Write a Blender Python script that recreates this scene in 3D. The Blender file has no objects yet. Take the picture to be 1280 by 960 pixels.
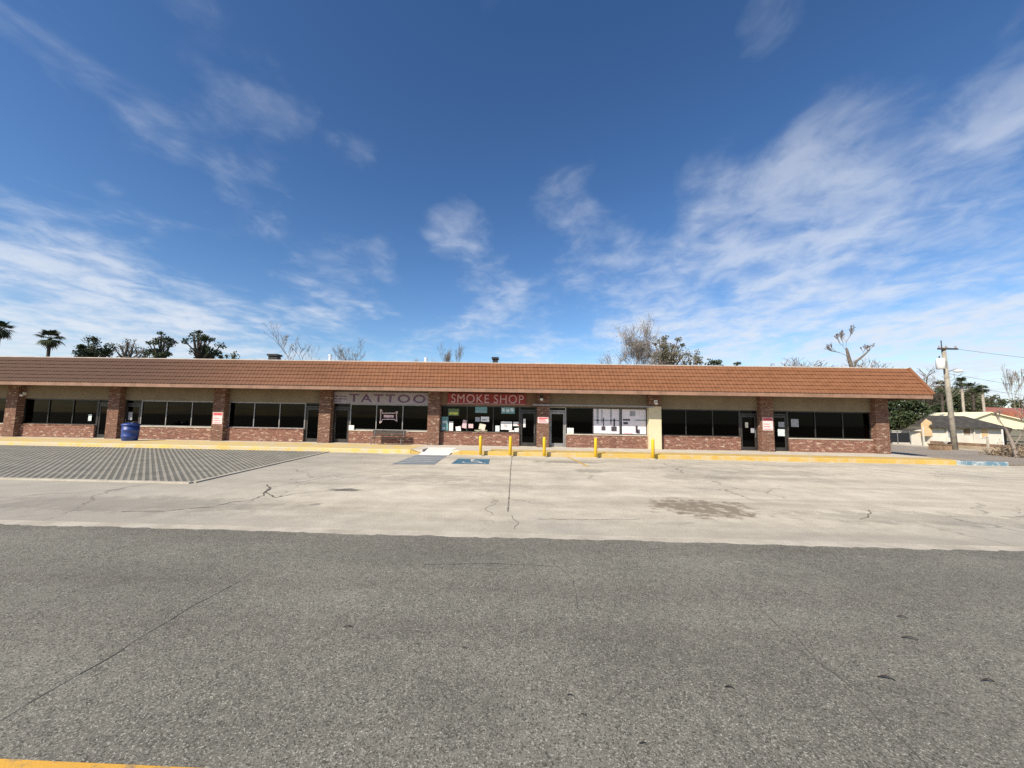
import bpy, bmesh, math, random
from mathutils import Vector, Matrix
R = math.radians
rnd = random.Random(7)
sc = bpy.context.scene
COL = sc.collection

# ------------------------------------------------------------------ camera
F, YAW, PITCH, ROLL, CAMH = 480.0, 0.0300639, math.atan(.088), 0.0174637, 1.834
fw = Vector((-math.sin(YAW)*math.cos(PITCH), math.cos(YAW)*math.cos(PITCH), math.sin(PITCH)))
r0 = Vector((math.cos(YAW), math.sin(YAW), 0)); u0 = r0.cross(fw)
rt = math.cos(ROLL)*r0 + math.sin(ROLL)*u0; up = rt.cross(fw)
def ray(x, y): return fw + rt*((x-640)/F) + up*((480-y)/F)
def on_y(x, y, Y):
    d = ray(x, y); t = Y/d.y; return Vector((0,0,CAMH)) + d*t
def on_z(x, y, z=0):
    d = ray(x, y); t = (z-CAMH)/d.z; return Vector((0,0,CAMH)) + d*t
cd = bpy.data.cameras.new('camera'); cam = bpy.data.objects.new('camera', cd); COL.objects.link(cam)
m = Matrix((rt, up, -fw)).transposed().to_4x4(); m.translation = (0,0,CAMH); cam.matrix_world = m
cd.sensor_width = 36; cd.lens = 36*F/1280; cd.clip_start = .05; cd.clip_end = 5000
sc.camera = cam

# ------------------------------------------------------------------ node helpers
class NT:
    def __init__(s, tree): s.t = tree
    def n(s, typ, **kw):
        nd = s.t.nodes.new(typ)
        for k, v in kw.items(): setattr(nd, k, v)
        return nd
    def put(s, sock, v):
        if isinstance(v, bpy.types.NodeSocket): s.t.links.new(v, sock)
        elif isinstance(v, (int, float)) and sock.type in ('RGBA',): sock.default_value = (v, v, v, 1)
        elif isinstance(v, tuple) and sock.type == 'RGBA' and len(v) == 3: sock.default_value = (*v, 1)
        else: sock.default_value = v
    def m(s, op, a, b=0.0, c=None, clamp=False):
        nd = s.n('ShaderNodeMath', operation=op, use_clamp=clamp); s.put(nd.inputs[0], a); s.put(nd.inputs[1], b)
        if c is not None: s.put(nd.inputs[2], c)
        return nd.outputs[0]
    def vm(s, op, a, b=(0,0,0), out=0):
        nd = s.n('ShaderNodeVectorMath', operation=op); s.put(nd.inputs[0], a)
        if op == 'SCALE': s.put(nd.inputs['Scale'], b)
        else: s.put(nd.inputs[1], b)
        return nd.outputs['Value'] if op in ('DOT_PRODUCT','LENGTH','DISTANCE') else nd.outputs[0]
    def obj(s): return s.n('ShaderNodeTexCoord').outputs['Object']
    def pos(s): return s.n('ShaderNodeNewGeometry').outputs['Position']
    def sep(s, v):
        nd = s.n('ShaderNodeSeparateXYZ'); s.put(nd.inputs[0], v); return nd.outputs
    def comb(s, x, y, z=0.0):
        nd = s.n('ShaderNodeCombineXYZ'); s.put(nd.inputs[0], x); s.put(nd.inputs[1], y); s.put(nd.inputs[2], z); return nd.outputs[0]
    def noise(s, v, scale, detail=3, rough=.55, dist=0.0):
        nd = s.n('ShaderNodeTexNoise'); s.put(nd.inputs['Vector'], v); nd.inputs['Scale'].default_value = scale
        nd.inputs['Detail'].default_value = detail; nd.inputs['Roughness'].default_value = rough; nd.inputs['Distortion'].default_value = dist
        return nd.outputs['Fac']
    def vor(s, v, scale, feature='F1', out='Distance'):
        nd = s.n('ShaderNodeTexVoronoi', feature=feature); s.put(nd.inputs['Vector'], v); nd.inputs['Scale'].default_value = scale
        return nd.outputs[out]
    def ramp(s, f, a, b, lo=0.0, hi=1.0):
        nd = s.n('ShaderNodeMapRange', interpolation_type='SMOOTHSTEP'); s.put(nd.inputs[0], f)
        for i, v in zip((1,2,3,4), (a,b,lo,hi)): s.put(nd.inputs[i], v)
        return nd.outputs[0]
    def mix(s, f, a, b, blend='MIX'):
        nd = s.n('ShaderNodeMix', data_type='RGBA', blend_type=blend); s.put(nd.inputs[0], f); s.put(nd.inputs[6], a); s.put(nd.inputs[7], b)
        return nd.outputs[2]
    def bump(s, h, strength=.5, dist=.01):
        nd = s.n('ShaderNodeBump'); s.put(nd.inputs['Height'], h); nd.inputs['Strength'].default_value = strength; nd.inputs['Distance'].default_value = dist
        return nd.outputs[0]
def material(name):
    mt = bpy.data.materials.new(name); mt.use_nodes = True
    t = NT(mt.node_tree); b = mt.node_tree.nodes['Principled BSDF']
    return mt, t, b
def simple(name, col, rough=.7, metal=0, var=.15, scale=6, bump=0, spec=.5):
    mt, t, b = material(name); v = t.obj()
    f = t.noise(v, scale, 4); lo = tuple(c*(1-var) for c in col); hi = tuple(min(1, c*(1+var)) for c in col)
    t.put(b.inputs['Base Color'], t.mix(t.ramp(f,.3,.7), lo, hi)); b.inputs['Roughness'].default_value = rough; b.inputs['Metallic'].default_value = metal
    b.inputs['Specular IOR Level'].default_value = spec
    if bump: t.put(b.inputs['Normal'], t.bump(t.noise(v, scale*8, 3), bump, .01))
    return mt
M = {}

def ellipse(t, s, cx, cy, rx, ry, wob, soft=.35):
    a = t.m('DIVIDE', t.m('SUBTRACT', s[0], cx), rx); b_ = t.m('DIVIDE', t.m('SUBTRACT', s[1], cy), ry)
    d = t.m('SQRT', t.m('ADD', t.m('MULTIPLY', a, a), t.m('MULTIPLY', b_, b_)))
    return t.ramp(t.m('ADD', d, wob), 1.0-soft, 1.0+soft, 1.0, 0.0)

def mat_asphalt(name, base, warm=1.0):
    mt, t, b = material(name); v = t.pos(); s = t.sep(v)
    n1 = t.noise(v, 150, 3, .7); n2 = t.noise(v, .6, 4, .6); n3 = t.noise(v, 9, 4, .6)
    vo = t.vor(v, 100, 'F1', 'Color'); vs = t.sep(vo)
    sp = t.ramp(vs[0], .55, .95)           # pale stones
    dk = t.ramp(vs[1], .7, .95)            # dark pits
    f = t.m('ADD', t.m('MULTIPLY', n1, .9), t.m('MULTIPLY', t.m('ADD', n2, n3), .3))
    c = t.mix(t.ramp(f, .45, 1.05), tuple(x*.45 for x in base), tuple(x*1.5 for x in base))
    c = t.mix(t.m('MULTIPLY', sp, t.ramp(n1,.42,.62)), c, tuple(x*2.5 for x in base))
    c = t.mix(t.m('MULTIPLY', dk, .75), c, tuple(x*.3 for x in base))
    # long tyre-polished bands along the lane
    band = t.noise(t.comb(t.m('MULTIPLY', s[0], .05), t.m('MULTIPLY', s[1], 1.1)), 1.0, 3, .5)
    c = t.mix(t.ramp(band,.35,.7), c, t.mix(1.0, c, (.86,.85,.85), 'MULTIPLY'))
    wv = t.m('MULTIPLY', t.m('SUBTRACT', t.noise(v, 1.1, 5, .65), .5), 2.4)
    for cx, cy, rx, ry, a in ((1.2,3.3,.7,.5,.16),(-1.6,5.2,1.4,.35,.2),(4.6,4.9,1.6,.4,.18),(-4.2,4.2,.9,.6,.15),(2.9,2.7,.5,.35,.14),(-.4,2.6,.35,.25,.16)):
        c = t.mix(t.m('MULTIPLY', ellipse(t, s, cx, cy, rx, ry, wv, .5), a), c, tuple(x*.35 for x in base))
    c = t.mix(t.ramp(t.noise(v, .9, 5, .7), .55, .75, 0, .22), c, tuple(x*1.7 for x in base))
    t.put(b.inputs['Base Color'], c); b.inputs['Roughness'].default_value = .95; b.inputs['Specular IOR Level'].default_value = .12
    t.put(b.inputs['Normal'], t.bump(t.m('ADD', n1, t.m('MULTIPLY', vs[0], .5)), .55, .008))
    return mt
M['asphalt'] = mat_asphalt('asphalt', (.198,.189,.155))
M['street'] = mat_asphalt('street_asphalt', (.30,.262,.215))

def mat_concrete_lot():
    mt, t, b = material('lot_concrete'); v = t.pos(); s = t.sep(v)
    big = t.noise(v, .22, 5, .6); med = t.noise(v, 1.3, 6, .65); fine = t.noise(v, 28, 4, .7)
    streak = t.noise(t.comb(t.m('MULTIPLY', s[0], .10), t.m('MULTIPLY', s[1], .9)), 1.0, 5, .6, .3)
    c = t.mix(t.ramp(med,.3,.75), (.53,.475,.365), (.68,.615,.485))
    c = t.mix(t.ramp(streak,.42,.72), c, t.mix(1.0, c, (.72,.71,.70), 'MULTIPLY'))
    c = t.mix(t.m('MULTIPLY', t.ramp(big,.48,.7), .55), c, (.34,.315,.265))
    c = t.mix(t.ramp(fine,.38,.66,.0,.34), c, (.25,.235,.2))
    w = t.m('MULTIPLY', t.m('SUBTRACT', t.noise(v, 2.6, 5, .7), .5), 2.6)
    # the lot is greyer on the left and towards the gutter, where cars pull in
    left = t.ramp(t.m('ADD', s[0], t.m('MULTIPLY', w, 1.2)), -9.0, -2.0, 1.0, 0.0)
    c = t.mix(t.m('MULTIPLY', left, .55), c, (.295,.275,.235))
    front = t.ramp(t.m('ADD', s[1], t.m('MULTIPLY', w, .5)), 6.4, 8.0, 1.0, 0.0)
    c = t.mix(t.m('MULTIPLY', front, .42), c, (.255,.24,.205))
    # a broken-up brown patch and oil stains
    p = ellipse(t, s, 3.75, 8.45, 1.0, .78, w, .18)
    p = t.m('MULTIPLY', p, t.ramp(t.noise(v, 4.0, 4), .36, .52, .25, 1))
    c = t.mix(t.m('MULTIPLY', p, .85), c, (.20,.16,.115))
    for cx, cy, rx, ry, a in ((-4.3,9.5,.34,.16,.9),(-4.2,7.9,.12,.1,.6),(1.9,16.6,1.3,.5,.5),(2.4,13.9,.6,.4,.4),(-3.0,11.5,1.2,.7,.2),(6.0,13.0,1.4,.7,.25),
                              (9.5,14.5,2.2,.7,.25),(11.5,16.9,2.0,.5,.25),(-.9,10.5,1.2,.8,.14),(7.8,8.0,2.4,.5,.3),(-7.8,7.6,2.6,.6,.3)):
        c = t.mix(t.m('MULTIPLY', ellipse(t, s, cx, cy, rx, ry, w), a), c, (.12,.11,.095))
    # hairline crazing
    wv = t.vm('ADD', v, t.comb(t.m('MULTIPLY', t.noise(v,1.7,4), .9), t.m('MULTIPLY', t.noise(t.vm('ADD', v, (9,4,0)),1.7,4), .9)))
    cr = t.vor(wv, .32, 'DISTANCE_TO_EDGE')
    crk = t.m('MULTIPLY', t.ramp(cr, .001, .009, 1.0, 0.0), t.ramp(big,.45,.6,.05,.6))
    c = t.mix(crk, c, (.1,.09,.075))
    t.put(b.inputs['Base Color'], c); b.inputs['Roughness'].default_value = .9; b.inputs['Specular IOR Level'].default_value = .25
    t.put(b.inputs['Normal'], t.bump(t.m('ADD', fine, t.m('MULTIPLY', med, .6)), .35, .012))
    return mt
M['lot'] = mat_concrete_lot()

def mat_plain_concrete(name, a, b2, dirt):
    mt, t, b = material(name); v = t.pos()
    med = t.noise(v, 1.6, 6, .65); fine = t.noise(v, 30, 4, .7)
    c = t.mix(t.ramp(med,.3,.7), a, b2); c = t.mix(t.ramp(fine,.45,.7,0,.35), c, dirt)
    t.put(b.inputs['Base Color'], c); b.inputs['Roughness'].default_value = .9; b.inputs['Specular IOR Level'].default_value = .25
    t.put(b.inputs['Normal'], t.bump(fine, .3, .01)); return mt
M['gutter'] = mat_plain_concrete('gutter_concrete', (.38,.345,.275), (.54,.49,.40), (.2,.18,.145))
M['walk'] = mat_plain_concrete('sidewalk_concrete', (.50,.45,.37), (.62,.57,.48), (.28,.25,.2))
M['paver'] = mat_plain_concrete('paver_concrete', (.25,.235,.19), (.35,.325,.265), (.14,.13,.10))
M['paver_soil'] = mat_plain_concrete('paver_soil', (.12,.11,.085), (.19,.17,.125), (.08,.085,.045))

def mat_paint(name, col, under, worn=.5, scale=3.0, chip=.5):
    mt, t, b = material(name); v = t.pos()
    n = t.noise(v, scale, 6, .7); f = t.noise(v, 40, 4, .7); sm = t.noise(v, .8, 3)
    c = t.mix(t.ramp(sm,.3,.7), tuple(x*.86 for x in col), col)
    w = t.ramp(t.m('ADD', t.m('MULTIPLY', n, .7), t.m('MULTIPLY', f, .3)), worn, worn+.12, 0, chip)
    c = t.mix(w, c, under)
    t.put(b.inputs['Base Color'], c); b.inputs['Roughness'].default_value = .75
    t.put(b.inputs['Normal'], t.bump(f, .25, .008)); return mt
M['kerb_yellow'] = mat_paint('kerb_yellow_paint', (.58,.385,.085), (.50,.42,.28), .46, 2.2, .7)
M['kerb_pale'] = mat_paint('kerb_worn_yellow_paint', (.70,.50,.14), (.55,.48,.34), .44, 2.2, .9)
M['kerb_blue'] = mat_paint('kerb_blue_paint', (.13,.24,.31), (.58,.58,.54), .47, 3, .85)
M['bollard'] = mat_paint('bollard_yellow_paint', (.80,.50,.02), (.4,.25,.06), .68, 8, .8)
M['line_yellow'] = mat_paint('road_yellow_paint', (.66,.36,.05), (.2,.17,.12), .50, 9, .85)
M['line_faded'] = mat_paint('faded_yellow_paint', (.62,.38,.06), (.48,.43,.33), .52, 6, .9)
M['line_white'] = mat_paint('faded_white_paint', (.66,.64,.60), (.46,.42,.34), .45, 5, .9)
M['aisle'] = mat_paint('aisle_grey_blue_paint', (.20,.23,.25), (.33,.31,.27), .5, 2.5, .7)
M['isa_blue'] = mat_paint('handicap_blue_paint', (.05,.15,.22), (.45,.41,.34), .54, 3.5, .8)

def mat_brick(name, cols, mortar, painted=0):
    mt, t, b = material(name); v = t.pos(); s = t.sep(v)
    bv = t.comb(t.m('ADD', s[0], s[1]), s[2])
    br = t.n('ShaderNodeTexBrick'); t.put(br.inputs['Vector'], bv); br.inputs['Scale'].default_value = 1
    br.inputs['Brick Width'].default_value = .215; br.inputs['Row Height'].default_value = .075; br.inputs['Mortar Size'].default_value = .009
    br.inputs['Color1'].default_value = (*cols[0],1); br.inputs['Color2'].default_value = (*cols[1],1); br.inputs['Mortar'].default_value = (*mortar,1)
    br.inputs['Bias'].default_value = -.1
    n = t.noise(t.vm('MULTIPLY', bv, (4.6,13.3,1)), 1.0, 2, .5); n2 = t.noise(v, 1.4, 5, .6); n3 = t.noise(t.vm('MULTIPLY', t.vm('ADD', bv, (7,3,0)), (3.2,8,1)), 1.0, 3, .6)
    c = br.outputs['Color']
    c = t.mix(t.ramp(n,.50,.64,0,.85), c, cols[2]); c = t.mix(t.ramp(n3,.56,.66,0,.9), c, cols[3]); c = t.mix(t.ramp(n2,.5,.75,0,.35), c, cols[1])
    t.put(b.inputs['Base Color'], c); b.inputs['Roughness'].default_value = .9; b.inputs['Specular IOR Level'].default_value = .2
    t.put(b.inputs['Normal'], t.bump(t.m('SUBTRACT', t.m('MULTIPLY', t.noise(v,40,3), .3), br.outputs['Fac']), .6, .01)); return mt
M['brick'] = mat_brick('red_brick', ((.205,.077,.052),(.13,.05,.036),(.31,.165,.115),(.48,.37,.285)), (.24,.18,.14))
M['brick_col'] = mat_brick('column_brick', ((.155,.062,.040),(.10,.042,.029),(.24,.135,.095),(.38,.29,.22)), (.22,.165,.125))
M['painted_brick'] = mat_paint('cream_painted_brick', (.64,.56,.37), (.5,.42,.3), .62, 3, .6)

def mat_tile():
    mt, t, b = material('terracotta_tile'); v = t.pos(); s = t.sep(v)
    cell = t.comb(t.m('FLOOR', t.m('DIVIDE', s[0], .21)), t.m('FLOOR', t.m('DIVIDE', s[2], .235)))
    wn = t.n('ShaderNodeTexWhiteNoise', noise_dimensions='2D'); t.put(wn.inputs['Vector'], cell)
    c = t.mix(wn.outputs['Value'], (.185,.078,.036), (.22,.094,.044))
    big = t.noise(t.comb(t.m('MULTIPLY', s[0], .16), t.m('MULTIPLY', s[2], .5)), 1.0, 4, .6)
    c = t.mix(t.ramp(big,.4,.7,0,.5), c, (.235,.11,.062))
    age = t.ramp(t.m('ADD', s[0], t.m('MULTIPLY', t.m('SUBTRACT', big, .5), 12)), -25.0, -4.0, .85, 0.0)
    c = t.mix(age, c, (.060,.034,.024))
    d = t.noise(t.vm('MULTIPLY', v, (2.2,2.2,.5)), 1.6, 5, .65)
    c = t.mix(t.ramp(d,.6,.85,0,.3), c, (.17,.075,.045))
    t.put(b.inputs['Base Color'], c); b.inputs['Roughness'].default_value = .8; b.inputs['Specular IOR Level'].default_value = .3
    t.put(b.inputs['Normal'], t.bump(t.noise(v, 25, 3), .25, .01)); return mt
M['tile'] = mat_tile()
M['fascia'] = simple('brown_fascia', (.26,.15,.10), .8, var=.18, scale=2)
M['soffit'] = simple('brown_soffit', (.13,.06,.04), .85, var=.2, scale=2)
M['header'] = simple('beige_header', (.205,.16,.105), .85, var=.1, scale=1.5, bump=.1)  # base colour darkened to deepen the shade under the eave
M['header_brown'] = simple('brown_header_board', (.19,.11,.065), .85, var=.15, scale=1.5)
M['stucco'] = simple('beige_stucco', (.46,.40,.31), .9, var=.1, scale=1, bump=.3)
M['drip'] = simple('pale_drip_edge', (.50,.42,.36), .6, var=.12, scale=2)
M['deck'] = simple('roof_membrane', (.5,.48,.45), .9, var=.2, scale=.5)
M['alu'] = simple('bronze_aluminium', (.055,.05,.045), .45, .5, var=.2, scale=4)
M['alu_pale'] = simple('pale_aluminium', (.30,.29,.28), .5, .4, var=.15, scale=4)
M['black'] = simple('black_metal', (.02,.02,.022), .6, .2, var=.2)
M['white'] = simple('white_paint', (.78,.77,.74), .6, var=.05)
M['steel'] = simple('grey_steel', (.22,.22,.22), .55, .6, var=.25, scale=9)
M['interior'] = simple('dim_interior', (.10,.09,.085), .9, var=.2, scale=1)
M['floor_in'] = simple('interior_floor', (.08,.075,.07), .7, var=.2, scale=1)

def mat_glass(name, tint):
    mt, t, b = material(name); nt = mt.node_tree
    nt.nodes.remove(b); out = nt.nodes['Material Output']
    tr = t.n('ShaderNodeBsdfTransparent'); tr.inputs[0].default_value = (*tint,1)
    gl = t.n('ShaderNodeBsdfGlossy'); gl.inputs['Roughness'].default_value = .03; gl.inputs['Color'].default_value = (.9,.93,.95,1)
    fr = t.n('ShaderNodeFresnel'); fr.inputs['IOR'].default_value = 1.2
    mx = t.n('ShaderNodeMixShader'); t.put(mx.inputs[0], fr.outputs[0]); t.put(mx.inputs[1], tr.outputs[0]); t.put(mx.inputs[2], gl.outputs[0])
    nt.links.new(mx.outputs[0], out.inputs[0]); return mt
M['glass'] = mat_glass('tinted_glass', (.05,.052,.055))

def mat_leaf(name, a, b2, c3):
    mt, t, b = material(name); oi = t.n('ShaderNodeNewGeometry')
    rnd_ = oi.outputs['Random Per Island']
    c = t.mix(rnd_, a, b2); c = t.mix(t.ramp(t.noise(t.pos(), .5, 3), .45,.7), c, c3)
    t.put(b.inputs['Base Color'], c); b.inputs['Roughness'].default_value = .65; b.inputs['Specular IOR Level'].default_value = .25
    return mt
M['leaf_dark'] = mat_leaf('dark_oak_leaf', (.022,.035,.016), (.06,.085,.035), (.045,.055,.02))
M['leaf_mid'] = mat_leaf('olive_leaf', (.05,.06,.028), (.11,.12,.055), (.09,.085,.05))
M['leaf_grey'] = mat_leaf('grey_green_leaf', (.11,.115,.075), (.20,.19,.13), (.15,.13,.09))
M['leaf_dry'] = mat_leaf('dry_leaf', (.22,.165,.11), (.30,.23,.16), (.19,.15,.10))
M['leaf_twig'] = mat_leaf('grey_twig_bud', (.14,.125,.10), (.22,.195,.16), (.17,.14,.11))
M['palm'] = mat_leaf('palm_frond', (.02,.03,.014), (.06,.075,.03), (.05,.05,.025))
M['bark'] = simple('grey_bark', (.15,.125,.10), .95, var=.3, scale=3, bump=.5)
M['bark_dark'] = simple('dark_bark', (.06,.047,.038), .95, var=.3, scale=3, bump=.5)
M['twig'] = simple('pale_twig', (.25,.21,.175), .95, var=.25, scale=1)
M['palm_bark'] = simple('pale_palm_bark', (.34,.30,.25), .95, var=.3, scale=4, bump=.5)

# ------------------------------------------------------------------ mesh helpers
class MB:
    def __init__(s): s.v = []; s.f = []
    def quad(s, a, b, c, d):
        i = len(s.v); s.v += [tuple(a),tuple(b),tuple(c),tuple(d)]; s.f.append((i,i+1,i+2,i+3))
    def box(s, x0, x1, y0, y1, z0, z1):
        i = len(s.v)
        s.v += [(x,y,z) for z in (z0,z1) for y in (y0,y1) for x in (x0,x1)]
        s.f += [tuple(i+k for k in q) for q in ((0,2,3,1),(4,5,7,6),(0,1,5,4),(2,6,7,3),(0,4,6,2),(1,3,7,5))]
        return s
    def tube(s, pts, rad, n=8, caps=True):
        pts = [Vector(p) for p in pts]; base = len(s.v)
        for k, p in enumerate(pts):
            d = (pts[min(k+1,len(pts)-1)]-pts[max(k-1,0)]).normalized()
            a = d.cross(Vector((0,0,1)) if abs(d.z) < .9 else Vector((1,0,0))).normalized(); b = d.cross(a)
            r = rad[k] if isinstance(rad, (list,tuple)) else rad
            for j in range(n):
                t = 2*math.pi*j/n; s.v.append(tuple(p + (a*math.cos(t)+b*math.sin(t))*r))
        for k in range(len(pts)-1):
            for j in range(n):
                j2 = (j+1)%n; s.f.append((base+k*n+j, base+k*n+j2, base+(k+1)*n+j2, base+(k+1)*n+j))
        if caps:
            s.f.append(tuple(base+j for j in range(n-1,-1,-1))); e = base+(len(pts)-1)*n; s.f.append(tuple(e+j for j in range(n)))
        return s
    def lathe(s, c, prof, n=20):
        base = len(s.v)
        for r, z in prof:
            for j in range(n):
                t = 2*math.pi*j/n; s.v.append((c[0]+r*math.cos(t), c[1]+r*math.sin(t), c[2]+z))
        for k in range(len(prof)-1):
            for j in range(n):
                j2 = (j+1)%n; s.f.append((base+k*n+j, base+k*n+j2, base+(k+1)*n+j2, base+(k+1)*n+j))
        s.f.append(tuple(base+j for j in range(n-1,-1,-1))); e = base+(len(prof)-1)*n; s.f.append(tuple(e+j for j in range(n)))
        return s
    def poly(s, pts, z=None):
        i = len(s.v); s.v += [tuple(p) if z is None else (p[0],p[1],z) for p in pts]; s.f.append(tuple(range(i, i+len(pts)))); return s
    def build(s, name, mat, parent=None, origin=None, smooth=False, bevel=0):
        me = bpy.data.meshes.new(name)
        o0 = Vector(origin) if origin is not None else Vector((0,0,0))
        me.from_pydata([tuple(Vector(v)-o0) for v in s.v], [], s.f); me.update()
        me.materials.append(mat)
        if smooth:
            for p in me.polygons: p.use_smooth = True
        ob = bpy.data.objects.new(name, me); COL.objects.link(ob)
        ob.location = o0
        if parent is not None:
            ob.parent = parent; ob.location = o0 - world_loc(parent)
        if bevel:
            md = ob.modifiers.new('bevel', 'BEVEL'); md.width = bevel; md.segments = 2; md.limit_method = 'ANGLE'
        return ob
def world_loc(o):
    l = Vector(o.location)
    while o.parent is not None: o = o.parent; l += Vector(o.location)
    return l
def tag(o, label=None, cat=None, group=None, kind=None):
    if label: o['label'] = label
    if cat: o['category'] = cat
    if group: o['group'] = group
    if kind: o['kind'] = kind
    return o
def thing(name, loc, label, cat, group=None):
    o = bpy.data.objects.new(name, None); o.location = loc; o.empty_display_size = .2; COL.objects.link(o)
    return tag(o, label, cat, group)
def struct(name, mb, mat, **k):
    return tag(mb.build(name, mat, **k), kind='structure')
def text_mesh(txt, x0, x1, z0, z1, y, mat, name, parent, bold=0.0, spacing=1.0, depth=.012):
    cu = bpy.data.curves.new('lettering', 'FONT'); cu.body = txt; cu.extrude = depth/2; cu.offset = bold; cu.space_character = spacing
    ob = bpy.data.objects.new('tmp', cu); COL.objects.link(ob)
    dg = bpy.context.evaluated_depsgraph_get(); me = bpy.data.meshes.new_from_object(ob.evaluated_get(dg)); COL.objects.unlink(ob); bpy.data.objects.remove(ob)
    xs = [v.co.x for v in me.vertices]; ys = [v.co.y for v in me.vertices]
    for v in me.vertices:
        v.co = (x0+(v.co.x-min(xs))/(max(xs)-min(xs))*(x1-x0), y - v.co.z, z0+(v.co.y-min(ys))/(max(ys)-min(ys))*(z1-z0))
    me.materials.clear(); me.materials.append(mat)
    o = bpy.data.objects.new(name, me); COL.objects.link(o); o.parent = parent; o.location = -world_loc(parent); return o

# ------------------------------------------------------------------ sun, sky
SAZ, SEL = R(40), R(39)     # sun behind the camera, to its left
sund = Vector((-math.sin(SAZ)*math.cos(SEL), -math.cos(SAZ)*math.cos(SEL), math.sin(SEL)))
sl = bpy.data.lights.new('sun', 'SUN'); sl.energy = 5.0; sl.angle = R(.5); sl.color = (1,.90,.75)
so = bpy.data.objects.new('sun', sl); COL.objects.link(so); so.rotation_euler = (-sund).to_track_quat('-Z','Y').to_euler(); so.location = (0,0,60)
w = bpy.data.worlds.new('World'); sc.world = w; w.use_nodes = True
t = NT(w.node_tree); bg = w.node_tree.nodes['Background']
sky = t.n('ShaderNodeTexSky', sky_type='NISHITA', sun_disc=False); sky.sun_elevation = SEL
sky.sun_rotation = math.atan2(sund.x, sund.y)
sky.air_density = 1.0; sky.dust_density = .35; sky.ozone_density = 2.2
d = t.n('ShaderNodeTexCoord').outputs['Generated']; s = t.sep(d)
zc = t.m('MAXIMUM', t.m('ADD', s[2], .11), .02)
uv = t.comb(t.m('DIVIDE', s[0], zc), t.m('DIVIDE', s[1], zc))
rot = t.n('ShaderNodeVectorRotate', rotation_type='Z_AXIS'); t.put(rot.inputs['Vector'], uv); rot.inputs['Angle'].default_value = R(6)
us = t.sep(rot.outputs[0])
SEED = 3.0
a1 = t.noise(t.comb(t.m('MULTIPLY', us[0], 1.0), t.m('MULTIPLY', us[1], .72), SEED), 2.1, 6, .54, .3)
a2 = t.noise(t.comb(t.m('MULTIPLY', us[0], 3.0), t.m('MULTIPLY', us[1], 2.6), 4.0), 2.0, 7, .60, .4)
dens = t.m('ADD', t.m('MULTIPLY', a1, .66), t.m('MULTIPLY', a2, .34))
cov = None
for px, py, ang, amp in ((970,310,13,.18),(840,390,14,.22),(1150,395,19,.21),(1260,145,6,.12),(1040,205,9,.10),(70,365,15,.20),(110,140,5,.07),(190,175,4,.10),(25,40,6,.08),(440,345,9,.14),
                         (330,145,8,.05),(310,250,6,.14),(440,200,4,.12),(610,365,7,.16),(700,240,7,.16),(880,240,5,.16),(960,14,5,.18),(600,10,7,.05),(330,425,12,.12),(640,430,12,.06),(740,310,8,.15),(575,290,6,.18),(500,110,9,.07)):
    dv = ray(px, py).normalized(); c = math.cos(R(ang))
    mk = t.m('MULTIPLY', t.ramp(t.vm('DOT_PRODUCT', t.vm('NORMALIZE', d), tuple(dv)), c, 1.0), amp)
    cov = mk if cov is None else t.m('ADD', cov, mk)
hz = t.m('ADD', t.ramp(s[2], .0, .34, .20, 0.0), .0)
cl = t.ramp(t.m('ADD', dens, t.m('ADD', t.m('MINIMUM', cov, .24), hz)), .555, .92)
cl = t.m('MULTIPLY', cl, t.ramp(a2, .25, .6, .55, 1.0))
hs = t.n('ShaderNodeHueSaturation'); gm = t.n('ShaderNodeGamma'); t.put(gm.inputs[0], sky.outputs[0]); gm.inputs[1].default_value = 1.17
t.put(hs.inputs['Color'], gm.outputs[0]); hs.inputs['Saturation'].default_value = 1.14; hs.inputs['Hue'].default_value = .503
colr = t.mix(t.m('MULTIPLY', cl, t.ramp(s[2], .12, .55, .88, .46)), hs.outputs[0], (7.0,7.5,8.3))
t.put(bg.inputs[0], colr); bg.inputs[1].default_value = .085
sc.view_settings.view_transform = 'Standard'; sc.view_settings.look = 'None'; sc.view_settings.exposure = .38; sc.view_settings.gamma = 1

# ------------------------------------------------------------------ ground
D = 22.1
def drop(x): 
    k = min(1, max(0, (x-33.6)/9)); return -.62*k*k*(3-2*k)
mb = MB(); xs = [-700,-200,-60,-20,10,24,33.6] + [33.6+i for i in range(1,11)] + [60,100,250,700]; ys = [-300,-60,-8,5,20,40,60,100,200,400,1500]
for y in ys:
    for x in xs: mb.v.append((x,y,-.08+drop(x)))
nx = len(xs)
for j in range(len(ys)-1):
    for i in range(nx-1): mb.f.append((j*nx+i, j*nx+i+1, (j+1)*nx+i+1, (j+1)*nx+i))
mt, t, b = material('dry_grass_ground'); v = t.pos()
c = t.mix(t.ramp(t.noise(v,.5,5,.65),.35,.65), (.21,.17,.105), (.14,.14,.07)); c = t.mix(t.ramp(t.noise(v,14,4,.7),.4,.7,0,.6), c, (.34,.28,.19))
t.put(b.inputs['Base Color'], c); b.inputs['Roughness'].default_value = .95; t.put(b.inputs['Normal'], t.bump(t.noise(v,20,4,.7), .6, .03))
struct('ground', mb, mt)
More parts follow.
